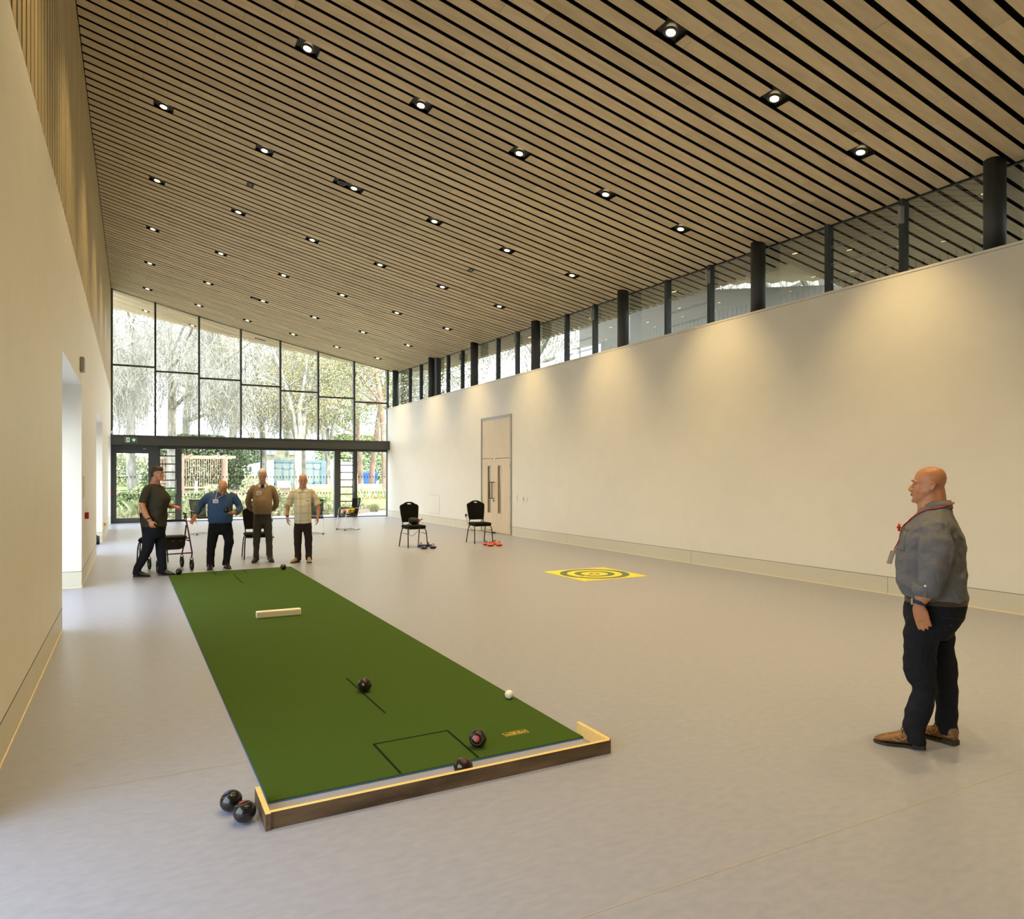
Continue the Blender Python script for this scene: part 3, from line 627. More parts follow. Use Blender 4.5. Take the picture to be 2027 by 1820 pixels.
e=empty('measuring_strip',(.93,13.0,.0125)); tag(e,'short white and yellow strip on the far edge of the mat beside the black bowl','strip'); MB().box(-.09,.0,-.02,.02,0,.004).build('white_half','ivory',parent=e); MB().box(0,.12,-.012,.012,0,.004).build('yellow_half','logo_yellow',parent=e)

# target mat
e=empty('target_mat',(6.755,9.77,0)); tag(e,'square yellow target mat with dark green rings on the open floor','mat')
MB().box(-.615,.615,-.625,.625,0,.004).build('sheet','target_yellow',parent=e)
g=MB()
def ringz(r0,r1):
    n=64; vs=[(r*math.cos(2*PI*i/n),r*math.sin(2*PI*i/n),.0048) for r in (r0,r1) for i in range(n)]
    g.add(vs,[(i,(i+1)%n,n+(i+1)%n,n+i) for i in range(n)])
ringz(.455,.575); ringz(.225,.335); ringz(.045,.09); g.build('target_rings','target_green',parent=e)
for t,rr,m_ in (('2',.515,'target_yellow'),('4',.395,'target_green'),('6',.28,'target_yellow'),('8',.16,'target_green')):
    text(t,.09,(-rr*.9,-rr*.42,.0054),m_,e,'score_numeral')
text('NEW AGE KURLING',.045,(-.33,-.54,.0054),'target_green',e,'sheet_lettering',rot=(0,0,0))
text('NEW AGE KURLING',.045,(.33,.54,.0054),'target_green',e,'sheet_lettering',rot=(0,0,PI))

# kurling stones
def stone(x,y,bm_,hm,label,rz,grp):
    e=empty('curling_stone',(x,y,0),rz); e.scale=(.68,.68,.80); tag(e,label,'stone',grp)
    MB().lathe([(0,.012),(.08,.012),(.10,.022),(.128,.035),(.130,.042),(.105,.058),(.05,.07),(.0,.074)],(0,0,0),28).build('body',bm_,parent=e,smooth=True)
    MB().lathe([(0,0),(.085,0),(.10,.018),(0,.018)],(0,0,0),24).build('base_ring','rubber',parent=e)
    MB().tube([(-.045,0,.062),(-.045,0,.11),(-.033,0,.122),(.033,0,.122),(.045,0,.11),(.045,0,.062)],.011,8).build('handle',hm,parent=e,smooth=True)
stone(5.810,15.326,'stone_blue','handle_blue','blue curling stone with a blue handle, leftmost and partly behind another',.5,'blue curling stones')
stone(5.733,14.919,'stone_blue','handle_blue','blue curling stone with a blue handle, in front by the chair leg',.2,'blue curling stones')
stone(6.005,15.354,'stone_blue','handle_red','blue curling stone with a red handle, the rear one',.9,'blue curling stones')
stone(5.948,14.930,'stone_blue','handle_red','blue curling stone with a red handle, rightmost',.3,'blue curling stones')
stone(7.331,15.055,'stone_red','handle_blue','red curling stone with a blue handle, leftmost of the red group',.4,'red curling stones')
stone(7.318,14.788,'stone_red','handle_red','red curling stone with a red handle, in front of the others',.2,'red curling stones')
stone(7.565,15.071,'stone_red','handle_blue','red curling stone with a blue handle, behind the rightmost one',.3,'red curling stones')
stone(7.521,14.748,'stone_red','handle_red','red curling stone with a red handle, rightmost of the red group',.2,'red curling stones')

# ------------------------------------------------------------------ chairs
def banquet():
    e=empty('banquet_chair')
    MB().rbox(-.215,.215,-.24,.20,.43,.50,.03).build('seat','chair_fabric',parent=e,smooth=False)
    MB().rbox(-.20,.20,-.225,.19,.412,.432,.008).build('seat_pan','chair_frame',parent=e)
    out=[(-.175,0),(.175,0),(.20,.18),(.215,.34)]
    for a in range(0,91,15): out.append((.215-.06+.06*math.cos(R(a)),.34+.06*math.sin(R(a))))
    out+= [(.10,.435),(.05,.455),(-.05,.455),(-.10,.435)]
    for a in range(90,181,15): out.append((-.215+.06+.06*math.cos(R(a)),.34+.06*math.sin(R(a))))
    out+= [(-.215,.34),(-.20,.18)]
    hole=[(.055*math.cos(R(a)),.425+.014*math.sin(R(a))) for a in range(0,360,30)]
    T=Matrix.Translation((0,.20,.555))@Matrix.Rotation(R(-8),4,'X')
    MB().prism(out,-.022,.022,T,[hole]).build('backrest','chair_fabric',parent=e,bevel=.006)
    pts=[T@Vector((p[0]*1.02,0,p[1]*1.01+.002)) for p in out[1:]]+[T@Vector((-.178,0,0))]
    MB().tube([V(.17,.17,.43)]+[T@Vector((.178,0,-.0))]+pts+[V(-.17,.17,.43)],.011,6).build('back_frame','chair_frame',parent=e,smooth=True)
    for s in (-1,1):
        MB().tube([(s*.195,-.14,.425),(s*.205,-.20,.41),(s*.215,-.235,.33),(s*.23,-.275,0)],.012,8).build('leg','chair_frame',parent=e,smooth=True)
        MB().tube([(s*.195,.08,.425),(s*.205,.14,.41),(s*.215,.18,.33),(s*.23,.27,0)],.012,8).build('leg','chair_frame',parent=e,smooth=True)
        MB().tube([(s*.216,-.24,.31),(s*.216,.19,.31)],.007,6).build('side_rail','chair_frame',parent=e,smooth=True)
        MB().tube([(s*.195,-.14,.425),(s*.195,.08,.425)],.012,6).build('seat_rail','chair_frame',parent=e,smooth=True)
    return e
def dirto(x,y,off): return -math.atan2(x,y)+R(off)
b0=banquet()
for i,(x,y,off,lab) in enumerate(((5.70,15.52,22,'black banquet chair holding the dark bag, left of the oak door'),(7.46,15.68,22,'empty black banquet chair in front of the oak door'),(2.17,14.92,5,'black banquet chair behind the man in the brown jumper'),(.33,14.62,-4,'black banquet chair behind the red walking frame'))):
    o=b0 if i==0 else copy_tree(b0); o.location=(x,y,0); o.rotation_euler=(0,0,dirto(x,y,off)); o.scale=(1.03,1.03,1.0); tag(o,lab,'chair','black banquet chairs')
def cantilever():
    e=empty('mesh_chair'); 
    for s in (-1,1):
        MB().tube([(s*.25,.26,.018),(s*.25,-.20,.018),(s*.25,-.235,.03),(s*.25,-.235,.06),(s*.25,-.17,.60),(s*.25,-.155,.64),(s*.25,-.12,.655),(s*.25,.18,.66),(s*.235,.25,.655)],.0115,8).build('side_tube','chrome',parent=e,smooth=True)
        MB().rbox(s*.25-.022,s*.25+.022,-.12,.12,.662,.682,.008).build('arm_pad','seat_black',parent=e)
        MB().rbox(s*.25-.018,s*.25+.018,-.25,-.2,0,.03,.005).build('foot_glide','rubber',parent=e)
    MB().tube([(-.25,.26,.018),(-.22,.30,.018),(.22,.30,.018),(.25,.26,.018)],.0115,8).build('rear_bar','chrome',parent=e,smooth=True)
    g=MB(); g.rings([[(x*.235,y,z) for x,z in ((-1,zz),(1,zz),(1,zz+.045),(-1,zz+.045))] for y,zz in ((-.25,.44),(-.20,.455),(-.05,.445),(.12,.43),(.22,.44))]); g.build('seat','seat_black',parent=e,bevel=.012)
    T=Matrix.Translation((0,.21,.46))@Matrix.Rotation(R(-11),4,'X')
    fr=[(-.20,.0),(-.205,.25),(-.22,.50),(.22,.50),(.205,.25),(.20,.0)]
    MB().tube([T@Vector((a,0,b)) for a,b in fr+fr[:1]],.013,6,rb=.018).build('back_frame','seat_black',parent=e)
    MB().prism(fr,-.002,.002,T).build('back_mesh','mesh_fabric',parent=e)
    return e
c0=cantilever()
for i,(x,y,off,lab) in enumerate(((5.75,21.35,-62,'chrome cantilever mesh chair holding the yellow football, before the right-hand louvre'),(1.72,21.6,25,'chrome cantilever mesh chair partly hidden behind the man in blue'),(2.95,19.6,30,'chrome cantilever mesh chair with a pink ball between the two jumper men'),(4.5,20.2,-5,'chrome cantilever mesh chair hidden behind the man in the checked shirt'))):
    o=c0 if i==0 else copy_tree(c0); o.location=(x,y,0); o.rotation_euler=(0,0,dirto(x,y,off)); tag(o,lab,'chair','chrome mesh-back chairs')
def ball(name,loc,r,mat,label,spots=False):
    e=empty(name,loc); tag(e,label,'ball'); MB().ell((0,0,0),(r,r,r),24).build('ball_skin',mat,parent=e,smooth=True)
    if spots:
        g=MB(); ph=(1+5**.5)/2
        for a in (-1,1):
            for b in (-1,1):
                for v in ((0,a,b*ph),(a,b*ph,0),(b*ph,0,a)):
                    d=Vector(v).normalized(); rot=Vector((0,0,1)).rotation_difference(d).to_matrix()
                    g.lathe([(0,r*.985),(r*.27,r*.955),(r*.27,r*.975),(0,r*1.012)],(0,0,0),5,rot=rot)
        g.build('black_patches','ball_black',parent=e)
rz=dirto(5.75,21.35,-62)
def loc_in(x,y,rz,p): return (x+p[0]*math.cos(rz)-p[1]*math.sin(rz),y+p[0]*math.sin(rz)+p[1]*math.cos(rz),p[2])
ball('football',loc_in(5.75,21.35,rz,(.05,.095,.585)),.105,'ball_yellow','yellow football with black patches on the mesh chair',True)
ball('red_ball',loc_in(5.75,21.35,rz,(-.02,-.075,.545)),.062,'ball_red','small red ball beside the football on the mesh chair')
rz=dirto(2.95,19.6,30); ball('pink_ball',loc_in(2.95,19.6,rz,(-.12,-.12,.575)),.085,'ball_pink','bright pink ball on the mesh chair between the two men in jumpers')
# bag on the banquet chair
rz=dirto(5.70,15.52,22); e=empty('shoulder_bag',loc_in(5.70,15.52,rz,(.03,.03,.502)),rz); tag(e,'dark soft bag with a hanging strap on the banquet chair','bag')
g=MB(); g.ell((0,0,.085),(.14,.11,.085),16); g.ell((-.06,.0,.10),(.08,.09,.075),12); g.build('bag_body','seat_black',parent=e,remesh=.012,sm=3)
MB().tube([(-.10,-.06,.05),(-.22,-.16,.02),(-.235,-.27,-.03),(-.235,-.29,-.2),(-.20,-.30,-.235),(-.12,-.30,-.21),(.0,-.29,-.11),(.04,-.27,-.01),(.05,-.12,.04)],.011,6,rb=.004).build('strap','rubber',parent=e,smooth=True)
MB().tube([(.1,-.04,.09),(.19,-.05,.13)],[.022,.012],8).build('orange_tag','stone_red',parent=e,smooth=True); MB().tube([(.05,-.1,.10),(.07,-.12,.04),(.04,-.12,.01)],.006,6).build('buckle','brass',parent=e)

# ------------------------------------------------------------------ walking frame
e=empty('walking_frame',(.58,13.62,0),dirto(.58,13.62,14)); tag(e,'dark red four-wheeled walking frame with black seat and basket','walker')

def wheel(x,y,front=True):
    r=.095; T=Matrix.Translation((x,y,r)); w=MB(); w.T=T
    rot=Matrix.Rotation(PI/2,3,'Y'); 
    w.lathe([(r*.8,-.014),(r*.96,-.014),(r,0),(r*.96,.014),(r*.8,.014)],(0,0,0),28,rot=rot)
    o=w.build('wheel','rubber',parent=e,smooth=True)
    h=MB(); h.T=T; h.lathe([(.0,-.016),(.022,-.016),(.022,.016),(0,.016)],(0,0,0),12,rot=rot)
    for k in range(5):
        a=2*PI*k/5; h.tube([(0,.02*math.cos(a),.02*math.sin(a)),(0,.08*math.cos(a),.08*math.sin(a))],.010,6)
    h.build('hub','mid_grey',parent=o)
    f=MB(); s=.024
    f.tube([(x-s,y,r),(x-s,y+(.01 if front else 0),r+.11),(x,y+.01,r+.13),(x+s,y+.01,r+.11),(x+s,y,r)],.007,6); f.build('fork','rubber',parent=e,smooth=True)
for s in (-1,1):
    wheel(s*.265,-.30); wheel(s*.265,.30,False)
    MB().tube([(s*.265,-.29,.22),(s*.28,-.27,.30),(s*.265,-.06,.72),(s*.265,.0,.80)],.0125,8).build('front_tube','rollator_red',parent=e,smooth=True)
    MB().tube([(s*.265,.31,.22),(s*.28,.26,.36),(s*.27,.05,.76)],.0125,8).build('rear_tube','rollator_red',parent=e,smooth=True)
    MB().tube([(s*.265,-.02,.74),(s*.265,.03,.86),(s*.265,.06,.93),(s*.265,.10,.955)],.011,8).build('handle_post','black',parent=e,smooth=True)
    MB().tube([(s*.265,.08,.955),(s*.27,.20,.955)],.018,8).build('grip','rubber',parent=e,smooth=True)
    MB().tube([(s*.265,.09,.935),(s*.275,.14,.88),(s*.285,.22,.83),(s*.285,.23,.85),(s*.275,.17,.92)],.006,6).build('brake_lever','black',parent=e,smooth=True)
    MB().tube([(s*.27,-.17,.50),(s*.27,.17,.50)],.011,8).build('side_rail','rollator_red',parent=e,smooth=True)
MB().tube([(-.27,-.26,.30),(.27,-.26,.30)],.011,8).build('cross_bar','rollator_red',parent=e,smooth=True); MB().tube([(-.27,-.12,.545),(.27,-.12,.545)],.011,8).build('cross_bar','rollator_red',parent=e,smooth=True)
MB().tube([(-.265,.02,.82),(-.2,-.10,.86),(0,-.14,.87),(.2,-.10,.86),(.265,.02,.82)],.016,8).build('back_rest','black',parent=e,smooth=True)
MB().rbox(-.23,.23,-.17,.14,.555,.595,.018).build('seat','seat_black',parent=e)
g=MB(); g.rings([[(-.2*k,-.15,z),(.2*k,-.15,z),(.2*k,.08,z),(-.2*k,.08,z)] for z,k in ((.36,.55),(.38,.85),(.42,1),(.54,1.05))]); g.build('basket','seat_black',parent=e,bevel=.01)
g=MB(); [g.ell((x,-.165,.51),(.008,.006,.008),8) for x in (-.12,0,.12)]; g.build('basket_studs','brass',parent=e)

# ------------------------------------------------------------------ people
def hand(mb,wrist,d,pn,side,curl=.4,sc=1.,spread=1.,fist=False):
    """wrist point, finger direction d, palm normal pn, side=+1 thumb along +(d x pn)"""
    d=Vector(d).normalized(); pn=Vector(pn); pn=(pn-d*pn.dot(d)).normalized(); lat=d.cross(pn)*side; w=Vector(wrist)
    k=w+d*.085*sc
    mb.tube([w-d*.02,w+d*.015*sc,w+d*.045*sc,k-d*.004,k+d*.006],[.026*sc,.029*sc,.040*sc,.042*sc,.036*sc],12,ref=lat,rb=[.021*sc,.020*sc,.018*sc,.015*sc,.012*sc],sup=2.5)
    tips=[]
    for i,(o,l) in enumerate(((.030,.066),(.0105,.076),(-.0105,.070),(-.030,.054))):
        p=k+lat*o*sc-d*.006; ang=curl*(1+.12*i); pts=[p-d*.02*sc,p]; dirn=d+lat*o*spread*2.2; dirn.normalize()
        for seg in (.45,.32,.23):
            dd=(dirn*math.cos(ang)+pn*math.sin(ang)).normalized(); p=p+dd*l*seg*sc*1.06; pts.append(p); ang+=curl*(1.1 if not fist else 1.5)
        mb.tube(pts,[.0095*sc,.0098*sc,.0092*sc,.0084*sc,.0074*sc],8,round_ends=True)
        tips.append(p)
    b=w+d*.022*sc+lat*.024*sc
    kt=.35 if spread<.7 else .75; kp=.9 if spread<.7 else .35; t1=b+(lat*kt+d*.6+pn*kp).normalized()*.040*sc; t2=t1+(lat*.30+d*.9+pn*.45).normalized()*.032*sc; t3=t2+(d*.95+pn*.45).normalized()*.024*sc
    mb.tube([b-lat*.015*sc,b,t1,t2,t3],[.013*sc,.0145*sc,.0115*sc,.0098*sc,.0082*sc],8,round_ends=True)
    return tips
HR=[(-.002,.022,-.080,-.028),(.012,.040,-.095,.005),(.03,.052,-.099,.030),(.052,.059,-.096,.045),(.075,.066,-.094,.060),(.098,.071,-.090,.074),(.12,.0735,-.084,.086),(.140,.0755,-.090,.092),(.160,.0765,-.090,.095),(.182,.074,-.083,.092),(.203,.068,-.073,.084),(.219,.057,-.054,.069),(.230,.039,-.028,.045),(.236,.014,-.002,.018)]
def headT(c,pitch=0,yaw=0,roll=0,sc=1.): return Matrix.Translation(Vector(c))@Matrix.Rotation(yaw,4,'Z')@Matrix.Rotation(pitch,4,'X')@Matrix.Rotation(roll,4,'Y')@Matrix.Translation((0,0,-.11*sc))@Matrix.Scale(sc,4)
def headmesh(mb,T,jowl=1.,fat=1.):
    old=mb.T; mb.T=T; rg=[]
    for (z,hw,yf,yb) in HR:
        if z<.08: hw*=jowl
        n=20; c=(yf+yb)/2; h=(yb-yf)/2; rg.append([(hw*fat*math.cos(2*PI*j/n),c+h*math.sin(2*PI*j/n),z) for j in range(n)])
    mb.rings(rg)
    mb.tube([(0,-.084,.135),(0,-.098,.115),(0,-.112,.096),(0,-.116,.088),(0,-.100,.078)],[.007,.009,.012,.0135,.010],10,ref=(1,0,0))   # nose
    for s in (-1,1):
        mb.ell((s*.0125,-.100,.084),(.0095,.011,.008),8)
        mb.ell((s*.034,-.062,.090),(.032,.026,.034),12)                       # cheek
        mb.tube([(s*.010,-.094,.137),(s*.034,-.093,.141),(s*.054,-.078,.136)],[.006,.008,.006],8)  # brow ridge
        mb.ell((s*.031,-.080,.121),(.016,.011,.010),8)                         # eyelid
        # ear: rim and lobe
        mb.ell((s*.0765*fat,.010,.108),(.008,.014,.024),10,rot=Matrix.Rotation(R(-12),3,'X'))
        mb.tube([(s*.077*fat,-.002,.118),(s*.086*fat,.006,.134),(s*.090*fat,.020,.136),(s*.090*fat,.028,.122),(s*.086*fat,.024,.104),(s*.082*fat,.012,.088),(s*.078*fat,.003,.084)],[.0045,.005,.005,.005,.0045,.006,.005],8)
    mb.ell((0,-.101,.061),(.021,.008,.0055),10); mb.ell((0,-.099,.050),(.019,.009,.006),10)  # lips
    mb.ell((0,-.093,.013),(.020,.014,.014),10)  # chin
    mb.T=old
def face_parts(root,T,brow='brow',lidded=False,body=None):
    p=body or root
    for s in (-1,1):
        g=MB(); g.T=T
        if not lidded: g.ell((s*.031,-.0885,.1195),(.0115,.0045,.0050),10); g.build('eye','eye_white',parent=p,smooth=True); g=MB(); g.T=T; g.ell((s*.031,-.0925,.1195),(.0050,.002,.0046),8); g.build('iris','eye_dark',parent=p,smooth=True)
        else: g.ell((s*.031,-.0905,.118),(.0125,.0030,.0030),10); g.build('eye','eye_dark',parent=p,smooth=True)
        g=MB(); g.T=T; g.tube([(s*.012,-.101,.1425),(s*.034,-.101,.148),(s*.055,-.087,.141)],[.003,.0042,.0025],6); g.build('eyebrow',brow,parent=p,smooth=True)
    g=MB(); g.T=T; g.ell((0,-.1065,.0555),(.020,.004,.0022),10); g.build('mouth_line','nostril',parent=p,smooth=True)
    g=MB(); g.T=T; g.ell((0,-.1065,.0495),(.016,.0042,.0042),10); g.build('lower_lip','lip',parent=p,smooth=True)
    g=MB(); g.T=T; [g.ell((s*.007,-.1125,.0775),(.0038,.0042,.0025),6) for s in (-1,1)]; g.build('nostrils','nostril',parent=p,smooth=True)
def torso(mb,rings,grow=0.,sup=2.4,n=28):
    """rings: (z, yfront, yback, halfwidth[, xoff])"""
    rg=[]; rr=list(rings)
    def ring(z,yf,yb,hw,xo,k=1.):
        c=(yf+yb)/2; h=((yb-yf)/2+grow)*k; w=(hw+grow)*k; o=[]; e=2/sup
        for j in range(n):
            q=2*PI*j/n; cc,ss=math.cos(q),math.sin(q); o.append((xo+w*math.copysign(abs(cc)**e,cc),c+h*math.copysign(abs(ss)**e,ss),z))
        return o
    for r in rr: rg.append(ring(r[0],r[1],r[2],r[3],r[4] if len(r)>4 else 0))
    mb.rings(rg)
def shoe(root,heel,toe,upper,sole,w=.048,laces=False,label=None,scale=1.):
    """heel and toe are ground points (x,y); builds upper, sole and laces"""
    h=Vector((heel[0],heel[1],0)); t=Vector((toe[0],toe[1],0)); d=(t-h); ln=d.length; d.normalize(); s=Vector((0,0,1)).cross(d)
    o=MB(); P=lambda a,z,x=0: h+d*(a*ln)+Vector((0,0,z))+s*x
    sec=[(.0,.055,.030,.035),(.06,.070,.036,.045),(.22,.075,.037,.050),(.36,.066,.036,.045),(.50,.056,.041,.034),(.66,.044,.047,.026),(.82,.036,.044,.020),(.93,.031,.031,.014),(1.0,.027,.012,.008)]
    rg=[]
    for (a,zc,hw,hh) in sec:
        hw*=w/.047; rg.append([P(a,max(.018,.012+hh*1.1+hh*1.1*math.sin(2*PI*j/16)) ,hw*math.cos(2*PI*j/16)) for j in range(16)])
    o.rings(rg); up=o.build('shoe',upper,parent=root,smooth=True,subsurf=1,label=label)
    so=MB(); ol=[(.0,.026),(.04,.036),(.2,.037),(.4,.034),(.6,.044),(.75,.050),(.9,.040),(.98,.022),(1.015,.0)]
    L_=[P(a,0,x*w/.047) for a,x in ol]+[P(a,0,-x*w/.047) for a,x in reversed(ol[:-1])]
    z1=.016; so.rings([[p+Vector((0,0,.0)) for p in L_],[p+Vector((0,0,z1)) for p in L_]])
    hl=[P(a,0,x*w/.047) for a,x in ((-.01,.024),(.04,.037),(.26,.038),(.26,-.038),(.04,-.037),(-.01,-.024))]; so.rings([[p for p in hl],[p+Vector((0,0,.028)) for p in hl]])
    so.build('sole',sole,parent=up)
    if laces:
        g=MB()
        for a in (.40,.46,.52,.58): zt=.086-(a-.40)*.13; g.tube([P(a,zt-.022,-.032),P(a+.01,zt+.004,0),P(a,zt-.022,.032)],.0026,6)
        for sg in (-1,1): g.tube([P(.40,.094,0),P(.38,.112,sg*.02),P(.42,.112,sg*.032),P(.46,.085,sg*.028)],.0026,6)
        g.build('laces','lace_dark',parent=up,smooth=True)
        g=MB()
        for sg in (-1,1): g.tube([P(.02,.06,sg*.036),P(.12,.05,sg*.040),P(.22,.052,sg*.041)],.0012,5); g.tube([P(.36,.088,sg*.034),P(.38,.062,sg*.040),P(.46,.045,sg*.043),P(.50,.06,sg*.040),P(.54,.072,sg*.03)],.0014,5); g.tube([P(.5,.035,sg*.045),P(.64,.045,sg*.044),P(.74,.058,sg*.022),P(.77,.062,0)],.0013,5)
        g.build('welt_stitching','stitch',parent=up)
def limb(mb,pts,ra,rb=None,ref=(1,0,0),n=16,grow=0.,re=True):
    ra=[a+grow for a in ra]; rb=[a+grow for a in rb] if rb else None
    mb.tube(pts,ra,n,ref=ref,rb=rb,round_ends=re)

def person(spec):
    e=empty('person',(spec['x'],spec['y'],0),spec['rz']); e.scale=(spec.get('sx',1.),1,1); tag(e,spec['label'],'person')
    vs=spec.get('vox',.008); hT=spec['head']; b=MB()
    headmesh(b,hT,spec.get('jowl',1.),spec.get('fat',1.))
    limb(b,spec['neck'],spec['neckr'],spec.get('neckrb'),n=20)
    torso(b,spec['torso'],-.014)
    for s in ('L','R'):
        a=spec['arm'+s]; limb(b,a['p'],a['r'],a.get('rb'),n=14)
        if 'hand' in a: hand(b,*a['hand'])
        l=spec['leg'+s]; limb(b,l['p'],[r-.02 for r in l['r']],[r-.02 for r in (l.get('rb') or l['r'])])
    body=b.build('body',spec['skin'],parent=e,remesh=vs,sm=spec.get('smb',2))
    face_parts(e,hT,spec.get('brow','brow'),spec.get('lidded',False),body)
    # shirt or jumper: torso and sleeves
    t=MB(); torso(t,spec['top'],.0); 
    for s in ('L','R'):
        a=spec['sleeve'+s]; limb(t,a['p'],a['r'],a.get('rb'),n=16,re=False)
    for x in spec.get('topextra',[]): t.ell(x[0],x[1],12)
    top=t.build(spec.get('topname','jumper'),spec['topmat'],parent=e,remesh=spec.get('voxc',.010),sm=spec.get('smc',5),disp=spec.get('disp',.018))
    tr=MB(); torso(tr,spec['hips'],0.)
    for s in ('L','R'):
        l=spec['leg'+s]; q=Vector(l['p'][-1]); limb(tr,list(l['p'])+[q+Vector((0,0,-.018)),q+Vector((0,0,-.022))],list(l['r'])+[l['r'][-1]*1.02]*2,(list(l['rb'])+[l['rb'][-1]]*2) if l.get('rb') else None,n=16,re=False)
    tr=tr.build('trousers',spec['trmat'],parent=e,remesh=spec.get('voxc',.010),sm=spec.get('smc',5),disp=spec.get('disp',.018))
    for k,(h,t_) in enumerate(spec['feet']): shoe(e,h,t_,spec['shoemat'],'sole_dark',laces=spec.get('laces',False))
    return e,body,top,tr
def collar(e,c,rx,ry,z0,z1,mat,name='collar',tilt=.0,dip=.03,open_=.5):
    """standing collar: ring around the neck, lower in front"""
    n=28; g=MB(); rg=[]
    for (k,zz,th) in ((1.10,z0,0),(1.06,(z0+z1)/2,0),(.98,z1,0),(.94,z1-.002,0),(.98,(z0+z1)/2,0)):
        o=[]
        for j in range(n+1):
            q=-PI/2+open_/2+(2*PI-open_)*j/n; fr=max(0,-math.sin(q)); o.append((c[0]+rx*k*math.cos(q),c[1]+ry*k*math.sin(q),zz-dip*fr**1.5-tilt*fr))
        rg.append(o)
    g.rings(rg,cap=False,closed=False); 
    return g.build(name,mat,parent=e,smooth=True)

def surf(obj):
    bpy.context.view_layer.update(); dg=bpy.context.evaluated_depsgraph_get(); ev=obj.evaluated_get(dg)
    def f(p,off=.003):
        ok,l,n,i=ev.closest_point_on_mesh(Vector(p)); return (l+n*off) if ok else Vector(p)
    def nrm(p): return ev.closest_point_on_mesh(Vector(p))[2]
    f.n=nrm; return f
def patch(f,c,u,v,nu,nv,off,name,mat,parent):
    c,u,v=Vector(c),Vector(u),Vector(v); g=MB(); vs=[f(c+u*(2*i/nu-1)+v*(2*j/nv-1),off) for j in range(nv+1) for i in range(nu+1)]
    g.add(vs,[(j*(nu+1)+i,j*(nu+1)+i+1,(j+1)*(nu+1)+i+1,(j+1)*(nu+1)+i) for j in range(nv) for i in range(nu)])
    o=g.build(name,mat,parent=parent,smooth=True); q=o.modifiers.new('sol','SOLIDIFY'); q.thickness=.004; return o
# --- near man in profile
rz=R(-147)
hT=headT((0,-.018,1.560),pitch=R(0),sc=.935)
armz=lambda s:[(s*.175,.01,1.335),(s*.225,.005,1.28),(s*.255,.0,1.17),(s*.262,-.010,1.09),(s*.262,-.030,1.01),(s*.258,-.058,.925),(s*.255,-.080,.882)]
near=dict(x=4.27,y=2.60,rz=rz,label='bald man in grey-blue shirt and dark jeans standing in profile at the right',head=hT,jowl=1.10,fat=1.04,vox=.0055,voxc=.007,smc=4,smb=4,disp=.026,
 neck=[(0,.000,1.53),(0,-.003,1.49),(0,-.006,1.45),(0,.0,1.38)],neckr=[.060,.068,.076,.085],neckrb=[.064,.072,.080,.084],
 torso=[(.80,-.14,.15,.17),(.9,-.15,.16,.19),(1.08,-.19,.155,.205),(1.2,-.18,.15,.20),(1.3,-.13,.12,.185),(1.38,-.08,.09,.12)],
 armL=dict(p=armz(1),r=[.035,.050,.054,.050,.047,.040,.031],rb=[.035,.050,.056,.052,.049,.042,.029],hand=((.255,-.082,.880),(-.02,.22,-1),(-1,.25,0),-1,.13,1.0,.6)),
 armR=dict(p=armz(-1),r=[.035,.050,.054,.050,.047,.040,.031],hand=((-.255,-.082,.880),(.02,.05,-1),(1,.15,0),1,.30,1.02,1.)),
 skin='skin_tan',topmat='shirt_greyblue',topname='shirt',trmat='jean_navy',shoemat='leather_tan',laces=True,brow='brow',
 top=[(.872,-.12,.168,.175),(.885,-.142,.173,.19),(.91,-.172,.176,.205),(.97,-.197,.172,.218),(1.03,-.203,.176,.222),(1.08,-.204,.166,.222),(1.17,-.197,.168,.222),(1.25,-.176,.160,.222),(1.31,-.150,.140,.215),(1.36,-.115,.120,.185),(1.40,-.085,.102,.140),(1.435,-.07,.086,.100)],
 sleeveL=dict(p=[(.15,.008,1.345),(.20,.006,1.315),(.238,.006,1.24),(.258,.002,1.17),(.268,-.006,1.09),(.266,-.024,1.01),(.260,-.042,.96),(.258,-.047,.937)],r=[.060,.068,.072,.072,.069,.066,.064,.062],rb=[.060,.076,.086,.088,.080,.072,.066,.062]),
 sleeveR=dict(p=[(-.15,.008,1.345),(-.20,.006,1.315),(-.238,.006,1.24),(-.258,.002,1.17),(-.268,-.006,1.09),(-.266,-.024,1.01),(-.260,-.042,.96),(-.258,-.047,.937)],r=[.060,.068,.072,.072,.069,.066,.064,.062],rb=[.060,.076,.086,.088,.080,.072,.066,.062]),
 hips=[(.66,-.10,.10,.15),(.70,-.145,.115,.185),(.76,-.158,.148,.198),(.82,-.156,.168,.198),(.88,-.148,.171,.190),(.897,-.14,.168,.182)],
 legL=dict(p=[(.095,-.05,.78),(.10,-.060,.68),(.105,-.073,.56),(.105,-.071,.47),(.105,-.060,.40),(.105,-.052,.35),(.105,-.066,.26),(.108,-.088,.20),(.11,-.098,.14),(.11,-.098,.085),(.11,-.094,.055)],r=[.090,.090,.082,.080,.074,.068,.064,.066,.064,.066,.066],rb=[.10,.096,.086,.086,.078,.066,.066,.074,.064,.058,.056]),
 legR=dict(p=[(-.09,.03,.78),(-.095,.025,.68),(-.10,.030,.57),(-.10,.050,.46),(-.10,.066,.38),(-.10,.074,.30),(-.10,.078,.22),(-.10,.074,.16),(-.10,.074,.11),(-.10,.076,.075)],r=[.090,.090,.084,.078,.072,.066,.062,.066,.064,.064],rb=[.10,.092,.088,.078,.070,.062,.060,.066,.062,.060]),
 feet=[((.105,-.045),(.125,-.315)),((-.045,.125),(-.17,-.11))])
e,body,top,tr=person(near)
g=MB(); torso(g,[(.865,-.151,.1745,.1955),(.8965,-.149,.1735,.1925)],.003); g.build('belt','belt_brown',parent=e,smooth=True)
cl_=collar(e,(0,.008),.086,.086,1.425,1.475,'shirt_greyblue',dip=.055,open_=.35)
